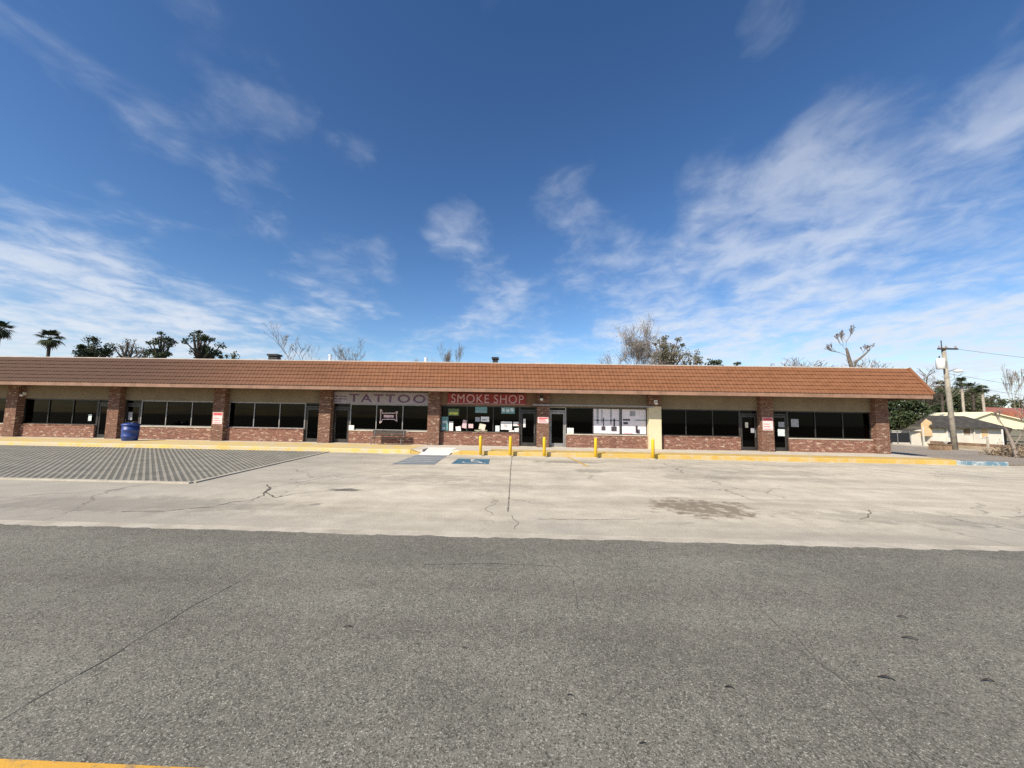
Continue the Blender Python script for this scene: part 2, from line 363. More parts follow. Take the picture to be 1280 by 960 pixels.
# road: wavy asphalt edge lies 4 mm over the concrete gutter
mb = MB(); top = []
x = -160.0
while x <= 160:
    top.append((x, 6.06+.014*math.sin(x*.9)+.010*math.sin(x*3.7+1)+rnd.uniform(-.03,.03), .004)); x += .10 if abs(x) < 14 else 4
for a, b_ in zip(top[:-1], top[1:]): mb.quad((a[0],-9,.004),(b_[0],-9,.004),b_,a)
struct('road', mb, M['asphalt'])
struct('gutter', MB().box(-160,160,5.9,6.30,-.07,0), M['gutter'])
struct('parking_lot', MB().box(-40,24,6.30,18.8,-.07,.003), M['lot'])
struct('side_street', MB().box(24.0,33.3,6.36,220,-.07,.0), M['street'])
struct('side_yard_asphalt', MB().box(20.75,24.0,20.6,60,-.07,.002), M['street'])
struct('verge_path', MB().box(33.3,33.6,6.36,220,-.07,.1), M['gutter'])
# centre line at the very bottom of the picture
struct('centre_line', MB().box(-160,160,1.99,2.10,.004,.0085).box(-160,160,1.79,1.90,.004,.0085), M['line_yellow'])

# cellular grass pavers, laid at 45 degrees, holes filled with soil
S = .145
bm = bmesh.new(); bs = bmesh.new(); e1 = Vector((S/math.sqrt(2), S/math.sqrt(2),0)); e2 = Vector((-S/math.sqrt(2), S/math.sqrt(2),0))
zt, zb = .034, .006
cache = {}
def V(b, p):
    k = (round(p[0],4), round(p[1],4), round(p[2],4)); q = cache.get(k)
    if q is None: q = cache[k] = b.verts.new(k)
    return q
x_lo, x_hi, y_lo, y_hi = -34, -8.3, 9.75, 18.78
N = 340
for i in range(-N, N):
    for j in range(-N, N):
        c = e1*i + e2*j + Vector((-20,14,0))
        if not (x_lo < c.x < x_hi and y_lo < c.y < y_hi): continue
        o = [c+(e1*a+e2*b_)*.5 for a,b_ in ((-1,-1),(1,-1),(1,1),(-1,1))]; n = [c+(e1*a*.60+e2*b_*.62)*.5 for a,b_ in ((-1,-1),(1,-1),(1,1),(-1,1))]
        dz = rnd.uniform(-.002,.002)
        for k in range(4):
            k2 = (k+1)%4
            bm.faces.new((V(bm,(*o[k].xy,zt)),V(bm,(*o[k2].xy,zt)),V(bm,(*n[k2].xy,zt)),V(bm,(*n[k].xy,zt))))
            bm.faces.new((V(bm,(*n[k].xy,zt)),V(bm,(*n[k2].xy,zt)),V(bm,(*n[k2].xy,zb)),V(bm,(*n[k].xy,zb))))
def cut(b, co, no): bmesh.ops.bisect_plane(b, geom=b.verts[:]+b.edges[:]+b.faces[:], plane_co=co, plane_no=no, clear_outer=True)
cut(bm, (0,9.93,0), (0,-1,0)); cut(bm, (0,18.7,0), (0,1,0)); cut(bm, (-8.6,9.93,0), (.9938,.112,0)); cut(bm,(-33.5,0,0),(-1,0,0))
me = bpy.data.meshes.new('grass_pavers'); bm.to_mesh(me); bm.free(); me.materials.append(M['paver'])
o = bpy.data.objects.new('grass_pavers', me); COL.objects.link(o); tag(o, kind='structure')
struct('paver_soil', MB().poly([(-33.5,9.95),(-8.62,9.95),(-9.58,18.68),(-33.5,18.68)], .010), M['paver_soil'])
struct('paver_edging', MB().box(-33.5,-8.55,9.80,9.929,-.02,.037), M['gutter'])

mb = MB(); mb.box(-.06,.06,0,8.9,-.02,.036); o = struct('paver_edging', mb, M['gutter']); o.location = (-8.54,9.93,0); o.rotation_euler.z = math.atan2(1.0,8.9)
# kerb with its ramp, sidewalk
KY0, KY1, KZ = 18.8, 19.08, .20
RX0, RX1 = -4.95, -3.5
struct('kerb', MB().box(-40,RX0-.5,KY0,KY1,-.07,KZ), M['kerb_pale'], bevel=.03)
struct('kerb_front', MB().box(RX1+.5,20.3,KY0,KY1,-.07,KZ), M['kerb_yellow'], bevel=.03)
struct('kerb_blue_end', MB().box(20.302,22.6,KY0-.05,KY1-.05,-.07,KZ-.02), M['kerb_blue'], bevel=.03)
mb = MB()
for a, b_ in ((RX0-.5,RX0),(RX1+.5,RX1)):      # flared kerb ends beside the ramp
    lo = .01; xA, xB = a, b_
    f = [(xA,KY0,-.05),(xB,KY0,-.05),(xB,KY0,lo),(xA,KY0,KZ)]; g = [(p[0],KY1,p[2]) for p in f]
    mb.poly(f); mb.poly(g); mb.quad(f[3],f[2],g[2],g[3])
struct('kerb_flare', mb, M['kerb_yellow'])
mb = MB(); mb.quad((RX0,KY0-.45,.006),(RX1,KY0-.45,.006),(RX1,20.4,KZ+.004),(RX0,20.4,KZ+.004))
struct('kerb_ramp', mb, mat_paint('ramp_white_paint', (.80,.78,.72), (.6,.56,.47), .6, 3, .7))
struct('sidewalk', MB().box(-40,RX0-.002,KY1,22.62,-.07,KZ-.003).box(RX1+.002,20.75,KY1,22.62,-.07,KZ-.003).box(RX0-.002,RX1+.002,20.4,22.62,-.07,KZ-.003), M['walk'])

struct('kerb_top_paint', MB().box(RX1+1.9,20.7,KY1+.004,20.1,KZ-.02,KZ+.002), M['kerb_yellow'])
struct('walk_paint', MB().box(-40,RX0-.6,KY1+.004,21.75,KZ-.02,KZ+.002), M['kerb_pale'])
# paint on the lot
struct('access_aisle', MB().poly([(-4.95,14.6),(-3.35,14.75),(-3.55,18.3),(-5.0,18.3)], .008), M['aisle'])
mb = MB()
for k in range(4): mb.poly([(-4.9,15.0+k*.85),(-4.9,15.12+k*.85),(-3.45,15.9+k*.85),(-3.45,15.78+k*.85)], .012)
struct('aisle_stripes', mb, M['line_white'])
mb = MB(); mb.poly([(-2.78,15.15),(-1.32,15.25),(-1.42,17.05),(-2.82,17.0)], .008)
struct('handicap_marking', mb, M['isa_blue'])
def ribbon(pts, wd, z, jitter=0.0, seed=1):
    rr = random.Random(seed); fine = []
    for (a, b_) in zip(pts[:-1], pts[1:]):
        n = max(2, int((Vector(b_)-Vector(a)).length/.12))
        for k in range(n): 
            p = Vector(a).lerp(Vector(b_), k/n); fine.append((p.x+rr.uniform(-jitter,jitter), p.y+rr.uniform(-jitter,jitter)))
    fine.append(pts[-1]); mb = MB()
    for k, (a, b_) in enumerate(zip(fine[:-1], fine[1:])):
        d_ = Vector((b_[0]-a[0], b_[1]-a[1])).normalized(); n_ = Vector((-d_.y, d_.x))*wd/2*(rr.uniform(.5,1.3) if jitter else 1)
        mb.quad((a[0]-n_.x,a[1]-n_.y,z),(b_[0]-n_.x,b_[1]-n_.y,z),(b_[0]+n_.x,b_[1]+n_.y,z),(a[0]+n_.x,a[1]+n_.y,z))
    return mb
# white wheelchair figure on the blue square
mb = MB(); cx, cy = -2.05, 15.75
ring = [(cx+.36*math.cos(R(a)), cy+.30*math.sin(R(a))) for a in range(-200,61,20)]
mb2 = ribbon(ring, .09, .012); mb.v += mb2.v; mb.f += mb2.f
for q in ([(cx-.1,16.6),(cx-.02,15.95),(cx+.3,15.9),(cx+.45,15.5),(cx+.6,15.5)], [(cx-.06,16.3),(cx+.25,16.28)]):
    m2 = ribbon(q, .10, .0125); k = len(mb.v); mb.v += m2.v; mb.f += [tuple(i+k for i in f) for f in m2.f]
mb.poly([(cx-.1+.11*math.cos(R(a)), 16.76+.11*math.sin(R(a))) for a in range(0,360,30)], .0122)
struct('wheelchair_symbol', mb, M['line_white'])
a = on_z(709,571); b_ = on_z(736,583.5)
struct('bay_line_yellow', ribbon([(a.x,a.y),(b_.x,b_.y)], .11, .0085), M['line_faded'])
for k, (xx, yy) in enumerate(((6.9,15.2),(10.2,15.0),(13.5,15.0),(16.8,15.0))):
    struct('bay_line_white', ribbon([(xx,18.6),(xx+1.3,yy)], .10, .0083), M['line_white'])
M['crack'] = simple('concrete_crack', (.12,.105,.08), .95, var=.4, scale=8)  # plain dark colour for the crack ribbons in the lot
M['joint'] = simple('joint_filler', (.20,.18,.145), .95, var=.5, scale=3)
struct('lot_joint', ribbon([(-.5,18.75),(-.42,14),(-.34,11),(-.27,7.7)], .03, .0075, .008, 3), M['joint'])
def pxs(*pts): return [tuple(on_z(*p).xy) for p in pts]
for k, (pts, wd) in enumerate(((pxs((150,640),(205,639),(262,634),(290,628),(312,626),(328,620),(336,611)), .022), (pxs((333,606),(338,611),(331,616),(345,622),(352,620)), .04),
        (pxs((345,622),(372,617),(420,613),(447,610)), .016), (pxs((1078,650),(1090,641),(1086,638)), .022), (pxs((640,645),(648,655),(643,662)), .012), (pxs((672,649),(760,650),(800,649)), .012),
        (pxs((335,610),(370,604),(420,594),(500,585)), .012))):
    struct('lot_crack', ribbon(pts, wd, .0072, .03, k+5), M['crack'])
M['acrack'] = simple('asphalt_crack', (.085,.08,.068), .95, var=.3, scale=8)
for k, (pts, wd) in enumerate((([(-3.05,2.35),(-3.06,3.0),(-3.1,3.6),(-3.07,4.3)], .008), ([(2.40,4.25),(2.33,3.7),(2.36,3.5),(2.30,3.2),(2.31,2.9)], .007), ([(2.28,2.9),(2.2,2.3)], .006),
        ([(-1.2,4.9),(-.3,5.0),(.5,4.95)], .008), ([(.55,3.9),(.6,4.6),(.3,5.4)], .006))):
    struct('road_crack', ribbon(pts, wd, .0075, .011, k+30), M['acrack'])

# ------------------------------------------------------------------ the strip mall
XC = [-36.9,-30.58,-24.28,-17.89,-11.55,-5.16,1.15,7.5,13.75,20.06]
XL, XR = -37.3, 20.42
YW, YB = 22.47, 36.5           # shop-front plane, back wall
CW = .35
mall = thing('strip_mall', (-8.4, D, KZ), 'long single-storey brick strip mall with brown clay tile mansard roof', 'shop building')
# shell
MB().box(XL,XR,YB-.2,YB,-.07,4.7).box(XL,XL+.2,YW+.1,YB-.2,-.07,4.7).box(XR-.22,XR-.02,YW+.25,YB-.2,-.07,4.7).build('wall', M['stucco'], mall)
MB().box(XL+.2,XR-.22,YW+.05,YB-.2,4.35,4.55).build('roof_deck', M['deck'], mall)
MB().box(XL+.2,XR-.22,YW+.06,YB-.2,.0,.14).build('floor', M['floor_in'], mall)
MB().box(XL+.2,XR-.22,YW+.2,YB-.2,3.0,3.05).build('ceiling', M['interior'], mall)
MB().box(XL+.2,XR-.22,28.0,28.1,.14,3.0).build('interior_wall', M['interior'], mall)
for x in XC[1:-1]: MB().box(x-.06,x+.06,YW+.2,28.0,.14,3.0).build('party_wall', M['interior'], mall)
# header band over the shop fronts
for k in range(9):
    x0, x1 = XC[k]+CW, XC[k+1]-CW
    MB().box(x0,x1,YW-.04,YW+.2,2.5,3.32).build('header', M['header_brown'] if k == 5 else M['header'], mall)
# mansard
EY, EZ, TY, TZ, OV = 20.85, 3.42, 21.46, 4.86, 1.2
run = TY-EY
ex0, ex1 = XL-OV, XR+OV
def tile_face(p0, p1, up_in, rise, nrm, name):
    # p0->p1 along the eave, up_in = horizontal inward run vector, hips shrink both ends by the run
    mb = MB(); L = (p1-p0).length; ax = (p1-p0)/L; NC = 7; step = .0525; n = int(L/step); rows = []
    for j in range(NC):
        for e in (0, 1):
            tt = (j+e)/NC; lift = .042 if e == 0 else .010
            row = []
            for i in range(n+1):
                u = i/n; xx = run*tt + u*(L-2*run*tt)
                ph = (u*L/.21) % 1.0
                rib = .020*math.exp(-((ph-.5)/.17)**2) + .006*math.sin(i*12.9898+j*78.2)*.6
                row.append(p0 + ax*xx + up_in*tt + Vector((0,0,rise*tt)) + nrm*(lift + rib*(1 if e == 0 else .8)))
            rows.append(row)
    base = 0
    for r_ in rows: mb.v += [tuple(p) for p in r_]
    for a in range(len(rows)-1):
        for i in range(n): mb.f.append((a*(n+1)+i, a*(n+1)+i+1, (a+1)*(n+1)+i+1, (a+1)*(n+1)+i))
    return mb.build(name, M['tile'], mall)
rise = TZ-EZ; nl = math.hypot(run, rise)
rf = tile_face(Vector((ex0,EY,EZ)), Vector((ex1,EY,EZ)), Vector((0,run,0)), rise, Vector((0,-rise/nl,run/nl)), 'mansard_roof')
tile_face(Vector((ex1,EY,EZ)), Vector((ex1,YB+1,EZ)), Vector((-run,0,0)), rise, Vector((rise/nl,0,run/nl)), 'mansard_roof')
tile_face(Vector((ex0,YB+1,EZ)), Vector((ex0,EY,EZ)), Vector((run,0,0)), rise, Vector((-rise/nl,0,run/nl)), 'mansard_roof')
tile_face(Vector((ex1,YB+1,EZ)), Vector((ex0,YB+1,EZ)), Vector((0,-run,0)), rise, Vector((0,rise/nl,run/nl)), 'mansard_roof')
for xa, xb in ((ex1,ex1-run),(ex0,ex0+run)):
    MB().tube([(xa,EY-.02,EZ+.05),(xb,TY-.02,TZ+.05)], .085, 8).build('hip_cap', M['tile'], mall)
MB().box(ex0+.03,ex1-.03,EY,EY+.04,3.21,EZ+.03).box(ex1-.07,ex1-.03,EY+.04,YB+1,3.21,EZ+.03).box(ex0+.03,ex0+.07,EY+.04,YB+1,3.21,EZ+.03).build('fascia', M['fascia'], mall)
mb = MB(); mb.box(ex0+.07,ex1-.07,EY+.04,22.9,3.325,3.36).box(XR-.02,ex1-.07,22.9,YB+1,3.325,3.36).box(ex0+.07,XL,22.9,YB+1,3.325,3.36)
mb.build('soffit', M['soffit'], mall)
MB().box(ex0+run,ex1-run,TY-.03,TY+.25,TZ+.012,TZ+.06).build('drip_edge', M['drip'], mall)
MB().box(ex0+run+.1,ex1-run-.1,TY+.02,TY+.22,4.3,TZ+.01).box(ex1-run-.25,ex1-run-.05,TY+.22,YB,4.3,TZ+.01).box(ex0+run+.05,ex0+run+.25,TY+.22,YB,4.3,TZ+.01).box(ex0+run+.25,ex1-run-.25,YB-.2,YB,4.56,TZ+.01).build('parapet', M['stucco'], mall)
# columns
for k, x in enumerate(XC):
    if k == 7:
        o = MB().box(x-CW,x+CW,D,YW+.12,KZ,2.62).build('column', M['painted_brick'], mall, bevel=.012); o['label'] = 'cream painted column beside the last yellow bollard'
        MB().box(x-CW+.003,x+CW-.003,D+.003,YW+.12,2.62,3.32).build('column_head', M['brick_col'], o)
    else:
        MB().box(x-CW,x+CW,D,YW+.12,KZ,3.32).build('column', M['brick_col'], mall, bevel=.012)
# shop fronts: door on the left or right of each bay, three panes over a brick base wall
DOOR = 'LRLRLRLRL'
SILL, HEAD = .97, 2.5
bays = []
for k in range(9):
    x0, x1 = XC[k]+CW, XC[k+1]-CW; dw = 1.0
    dx0, dx1 = (x0, x0+dw) if DOOR[k] == 'L' else (x1-dw, x1)
    wx0, wx1 = (x0+dw, x1) if DOOR[k] == 'L' else (x0, x1-dw)
    bays.append((x0,x1,dx0,dx1,wx0,wx1))
    kw = MB().box(wx0,wx1,YW-.09,YW+.12,KZ,SILL-.06).build('base_wall', M['brick'], mall)
    MB().box(wx0,wx1,YW-.115,YW+.12,SILL-.06,SILL).build('sill', M['brick_col'] if k % 2 else M['gutter'], kw, bevel=.01)
    mb = MB(); fr = .045; pw = (wx1-wx0)/3
    for i in range(4):
        c = wx0+pw*i; c = c+fr/2 if i == 0 else c-fr/2 if i == 3 else c; mb.box(c-fr/2,c+fr/2,YW,YW+.1,SILL,HEAD)
    mb.box(wx0+fr,wx1-fr,YW+.004,YW+.096,HEAD-.06,HEAD).box(wx0+fr,wx1-fr,YW+.004,YW+.096,SILL,SILL+.05)
    win = mb.build('window', M['alu_pale'] if k in (2,3,4) else M['alu'], mall)
    for i in range(3):
        MB().box(wx0+pw*i+.02,wx0+pw*(i+1)-.02,YW+.045,YW+.055,SILL+.04,HEAD-.05).build('pane', M['glass'], win)
    mb = MB(); mb.box(dx0,dx0+.06,YW+.003,YW+.11,KZ,HEAD).box(dx1-.06,dx1,YW+.003,YW+.11,KZ,HEAD).box(dx0+.06,dx1-.06,YW+.006,YW+.106,2.24,2.32).box(dx0+.06,dx1-.06,YW+.006,YW+.106,HEAD-.05,HEAD)
    mb.box(dx0+.07,dx0+.16,YW+.03,YW+.08,KZ+.01,2.22).box(dx1-.16,dx1-.07,YW+.03,YW+.08,KZ+.01,2.22).box(dx0+.16,dx1-.16,YW+.033,YW+.077,KZ+.01,KZ+.22).box(dx0+.16,dx1-.16,YW+.033,YW+.077,2.10,2.22)
    dr = mb.build('door', M['alu_pale'] if k == 6 else M['alu'], mall)
    MB().box(dx0+.15,dx1-.15,YW+.05,YW+.06,KZ+.2,2.12).box(dx0+.06,dx1-.06,YW+.05,YW+.06,2.32,HEAD-.05).build('pane', M['glass'], dr)
    hx = dx1-.13 if DOOR[k] == 'R' else dx0+.13
    MB().tube([(hx,YW+.03,.95),(hx,YW-.03,.97),(hx,YW-.03,1.33),(hx,YW+.03,1.35)], .014, 6).build('handle', M['steel'], dr)
    MB().box(dx0,dx1,YW-.12,YW+.1,KZ-.05,KZ+.012).build('threshold', M['gutter'], dr)
# conduit, lamps
a = on_y(666,503.5,22.05); b_ = on_y(818,505.5,22.05)
MB().box(a.x,b_.x,22.0,22.07,2.56,2.635).build('conduit', M['alu_pale'], mall)
def wall_lamp(px, py, body, Yp):
    p = on_y(px, py, Yp); o = MB().box(p.x-.09,p.x+.09,Yp,Yp+.12,p.z-.09,p.z+.09).build('wall_lamp', M[body], mall, bevel=.01)
    MB().lathe((p.x,Yp-.05,p.z-.17), [(.03,0),(.085,.02),(.10,.08),(.05,.15)], 10).build('lamp_head', M['white'], o, smooth=True)
wall_lamp(28,492,'white',YW-.17); wall_lamp(677,497,'black',D-.122); wall_lamp(820,502,'white',D-.122)

# signs
M['lav'] = simple('lavender_sign_board', (.34,.305,.33), .6, var=.08, scale=1.5)
M['lav_text'] = simple('purple_letters', (.13,.06,.13), .6)
M['maroon'] = simple('maroon_sign_board', (.24,.02,.016), .6, var=.15, scale=2)
M['pink_text'] = simple('pale_pink_letters', (.50,.34,.34), .5)
def at_w(px, py, Y=YW-.05): return on_y(px, py, Y)
a, b_ = at_w(413.5,504.5), at_w(534,487.5)
sg = thing('shop_sign', (a.x+2.8,YW-.1,2.52), 'long lavender sign board reading TATTOO above the fourth shop front', 'sign', 'shop signs under the eave')
MB().box(XC[4]+CW+.02,XC[5]-CW-.02,YW-.10,YW-.042,2.50,3.20).build('board', M['lav'], sg)
l, r_ = at_w(437,500).x, at_w(532,500).x
text_mesh('TATTOO', l, r_, 2.60, 3.07, YW-.108, M['lav_text'], 'lettering', sg, bold=.01, spacing=1.25)
mb = MB(); lx = at_w(417,495).x
for z_, ws in ((2.90,(.30,.22,.18)),(2.74,(.24,.34,.15)),(2.6,(.3,.12))):
    q = lx
    for w_ in ws: mb.box(q,q+w_,YW-.106,YW-.098,z_,z_+.055); q += w_+.05
mb.build('small_print', M['lav_text'], sg)
a, b_ = at_w(559.5,502.5,YW-.1), at_w(657.5,488.5,YW-.1)
sg = thing('shop_sign', ((a.x+b_.x)/2,YW-.1,2.52), 'dark red sign board with pale block letters reading SMOKE SHOP', 'sign', 'shop signs under the eave')
MB().box(a.x,b_.x,YW-.14,YW-.042,2.60,3.22).build('board', M['maroon'], sg)
sx0, sx1 = a.x+.22, b_.x-.12; sm = sx0+(sx1-sx0)*.555
text_mesh('SMOKE', sx0, sm-.14, 2.66, 3.16, YW-.15, M['pink_text'], 'lettering', sg, bold=0, spacing=1.12)
text_mesh('SHOP', sm+.14, sx1, 2.66, 3.16, YW-.15, M['pink_text'], 'lettering', sg, bold=0, spacing=1.12)
MB().box(a.x+.02,b_.x-.02,YW-.152,YW-.141,2.605,2.63).build('trim', M['pink_text'], sg)

# notices on columns
M['paper'] = simple('white_paper', (.72,.70,.68), .7, var=.06); M['pinkpaper'] = simple('faded_pink_paper', (.72,.55,.54), .7, var=.1, scale=8)
M['red'] = simple('red_ink', (.55,.06,.07), .6); M['dkink'] = simple('dark_ink', (.05,.045,.06), .6)
def notice(k, py0, py1, label, w_=.56):
    x = XC[k]; z1 = on_y(640+0, py0, D).z if False else None
    pc = None
    top = on_y(COLPX[k], py0, D).z; bot = on_y(COLPX[k], py1, D).z
    o = thing('column_notice', (x,D,bot), label, 'notice', 'notices on the brick columns')
    MB().box(x-w_/2,x+w_/2,D-.012,D-.001,bot,top).build('sheet', M['pinkpaper'], o)
    MB().box(x-w_/2+.03,x+w_/2-.03,D-.016,D-.0125,top-.2*(top-bot)-.03,top-.03).build('red_heading', M['red'], o)
    mb = MB()
    for q in range(3): mb.box(x-w_/2+.06,x+w_/2-.08-.05*q,D-.015,D-.0125,bot+.05+q*(top-bot)*.2,bot+.08+q*(top-bot)*.2)
    mb.build('small_print', M['red'], o)
COLPX = {3:268,6:679,8:960}
notice(3, 515.5, 530, 'white and red notice on the third full brick column from the left')
notice(6, 521.5, 529, 'small pale notice on the brick column between the smoke shop and poster shop', .6)
notice(8, 522, 538, 'large pink notice on the brick column at the far right, before the end column')

# posters and papers on the glass
cols = {'white':(.75,.74,.72),'teal':(.13,.28,.28),'green':(.09,.13,.04),'cream':(.62,.58,.46),'olive':(.25,.24,.14),'grey':(.30,.31,.33),'pink':(.62,.42,.44),'pale':(.55,.62,.62),'yellow':(.5,.5,.08),'blue':(.05,.07,.2)}
for c_ in cols: M['p_'+c_] = simple('poster_'+c_, cols[c_], .45, var=.22, scale=9)
def poster(x0, y0, x1, y1, col, label, name='poster', accents=(), Y=YW+.042, group='posters and papers stuck on the shop glass', tilt=0):
    a, b_ = on_y(x0, y1, Y), on_y(x1, y0, Y); 
    o = MB().box(a.x,b_.x,Y-.004,Y,a.z,b_.z).build(name, M['p_'+col] if 'p_'+col in M else M[col], None, origin=((a.x+b_.x)/2,Y,a.z))
    if tilt: o.rotation_euler.y = R(tilt)
    tag(o, label, 'poster' if name == 'poster' else name, group)
    for (u0, v0, u1, v1, c) in accents:
        W, H = b_.x-a.x, b_.z-a.z
        MB().box(a.x+W*u0,a.x+W*u1,Y-.008,Y-.0045,a.z+H*v0,a.z+H*v1).build('print', M['p_'+c] if 'p_'+c in M else M[c], o)
    return o
poster(560,511,574,519.5,'green','dark green poster with a yellow stripe at the top left of the smoke shop window',accents=((.1,.15,.9,.5,'yellow'),))
poster(551.5,521,560.5,541,'teal','tall teal poster at the left edge of the smoke shop window',accents=((.15,.6,.85,.75,'pale'),(.15,.2,.6,.35,'pale')))
poster(561,527,566.5,543,'white','narrow white upright sheet right of the teal poster')
poster(570.5,533,577,543,'white','white sheet low in the smoke shop window, leaning a little',tilt=-8)
poster(577,525,583,535,'pink','pinkish sheet tilted above the low white leaning sheet',tilt=10)
poster(585.5,530,591.5,535,'pink','small pale pink card halfway up the smoke shop window')
poster(594,521.5,600,527,'grey','small grey card beside the wide white card in the smoke shop window')
poster(601,521,611.5,527,'white','wide white card in the middle of the smoke shop window',accents=((.1,.3,.7,.45,'dkink'),))
poster(598,530,606,537,'cream','cream sheet tilted below the wide white card',tilt=12)
poster(593,537.5,609,543,'olive','wide olive sheet along the sill in the middle of the smoke shop window',accents=((.1,.2,.4,.8,'cream'),(.55,.3,.8,.9,'pink')))
poster(594,508.5,609,516,'teal','wide dull teal poster at the top middle of the smoke shop window',accents=((.1,.2,.9,.35,'grey'),))
poster(626.5,509,643.5,517,'teal','teal poster with pale blocks at the top right of the smoke shop window',accents=((.05,.3,.25,.8,'pale'),(.35,.25,.6,.7,'pale'),(.68,.35,.92,.85,'pale')))
poster(626,527,640,537,'white','large white sheet with dark print in the right smoke shop pane',accents=((.3,.4,.6,.5,'dkink'),(.2,.65,.8,.72,'grey')))
poster(641.5,527.5,651,532.5,'white','white strip high beside the large white sheet in the right pane',accents=((.55,.2,.9,.6,'red'),))
poster(619,532,624.5,542.5,'pale','narrow pale blue sheet left of the large white sheet')
poster(636,538,643,543.3,'white','small white sheet on the sill under the large white sheet',accents=((.3,.3,.7,.6,'dkink'),))
poster(644,535,650.5,543,'white','slanted white sheet in the right corner of the smoke shop window',tilt=-10)
poster(654,523.5,657,534,'white','white strip on the frame of the smoke shop door',Y=YW+.002)
poster(474,512,497,529,'p_grey','bone shaped pale sign hanging inside the middle tattoo shop pane','sign') if False else None
poster(708.8,535,717,546,'white','white paper low beside the door of the poster shop',Y=YW-.002,accents=((.3,.35,.7,.7,'cream'),))
poster(931.5,528,935,534.5,'cream','small cream sticker on the frame beside the door left of the pink notice column',Y=YW-.002)
poster(938.5,535,943.5,541,'grey','grey sticker on the door glass left of the pink notice column')
poster(973,527.5,980.5,534,'grey','upper grey sheet on the door right of the pink notice column')
poster(972.5,536.5,982,545,'pale','large pale sheet on the door right of the pink notice column')
poster(983,533.5,985.8,537,'white','tiny bright white sticker on the door right of the pink notice column')
poster(989,524,998,533.5,'grey','grey square sheet on the first pane right of the last door')
poster(110,518,115,526,'pale','pale sticker on the frame of the door at the left, before the second column',Y=YW-.002)
poster(160,515,166,525,'grey','grey sheet on the door glass above the blue barrel')
# two big window posters right of the poster shop door
M['filmw'] = simple('white_window_film', (.74,.69,.72), .5, var=.06, scale=3)
for (x0,x1,lab,acc) in ((741.5,775.5,'large white window poster with two dark chairs, left of a pair',((.12,.42,.2,.92,'grey'),(.3,.44,.34,.9,'grey'),(.62,.4,.68,.95,'grey'),(.3,.2,.45,.34,'dkink'),(.36,.34,.4,.62,'dkink'),(.66,.18,.86,.34,'dkink'),(.74,.34,.8,.6,'dkink'),(.02,.52,.98,.56,'grey'),(.05,.06,.5,.1,'pink'))),
                         (777.5,811,'large white window poster with a dark seated shape, right of a pair',((.3,.68,.5,.86,'grey'),(.03,.52,.3,.58,'dkink'),(.48,.52,.9,.57,'grey'),(.05,.4,.22,.48,'dkink'),(.5,.12,.58,.36,'dkink'),(.56,.1,.66,.24,'dkink'),(.05,.08,.4,.12,'pink')))):
    poster(x0,508.5,x1,545.5,'filmw',lab,accents=acc,group='pair of large window posters')
# bone shaped sign in the tattoo shop window
a, b_ = on_y(475,529,YW+.04), on_y(497,512,YW+.04); W, H = b_.x-a.x, b_.z-a.z
sg = thing('window_sign', ((a.x+b_.x)/2,YW+.04,a.z), 'pale outlined bone shaped sign in the middle pane of the tattoo shop', 'sign')
out = [(0,1),(.07,.92),(.12,.72),(.5,.74),(.86,.74),(.94,.84),(1,.86),(.95,.6),(.97,.35),(1,.14),(.92,.2),(.86,.3),(.5,.30),(.14,.28),(.07,.08),(0,0),(.03,.5)]
mb = MB()
pts = [(a.x+u*W, YW+.036, a.z+v_*H) for u, v_ in out]
mb.tube(pts+[pts[0]], .028, 6)
mb.build('outline', M['pinkpaper'], sg)
mb = MB().box(a.x+W*.2,a.x+W*.8,YW+.034,YW+.04,a.z+H*.42,a.z+H*.6); mb.build('panel', M['p_pink'], sg)
# white box on the sill and bench
p = on_y(439,541,YW-.1)
o = MB().box(p.x-.16,p.x+.14,YW-.113,YW-.012,SILL+.002,SILL+.26).build('paper_box', M['white'], None, origin=(p.x,YW-.06,SILL+.002), bevel=.01)
tag(o, 'small white box standing on the sill at the left of the tattoo window', 'box')

# bench
p0, p1 = on_y(463,556,21.7), on_y(505,556,21.7)
bench = thing('bench', ((p0.x+p1.x)/2,21.7,KZ), 'dark metal bench with slatted seat on the sidewalk under the tattoo window', 'bench')
mb = MB()
for k in range(5): mb.box(p0.x,p1.x,21.48+k*.09,21.55+k*.09,.56,.59)
mb.build('seat', M['alu'], bench)
mb = MB()
for k in range(4): mb.box(p0.x,p1.x,21.955+k*.01,21.975+k*.01,.68+k*.085,.74+k*.085)
mb.build('backrest', M['alu'], bench)
for x in (p0.x+.12, p1.x-.12):
    MB().tube([(x,21.48,KZ),(x,21.5,.55)], .022, 6).tube([(x,21.95,KZ),(x,21.93,.55),(x,22.0,1.02)], .022, 6).tube([(x,21.5,.55),(x,21.93,.55)], .02, 6).build('leg', M['steel'], bench)

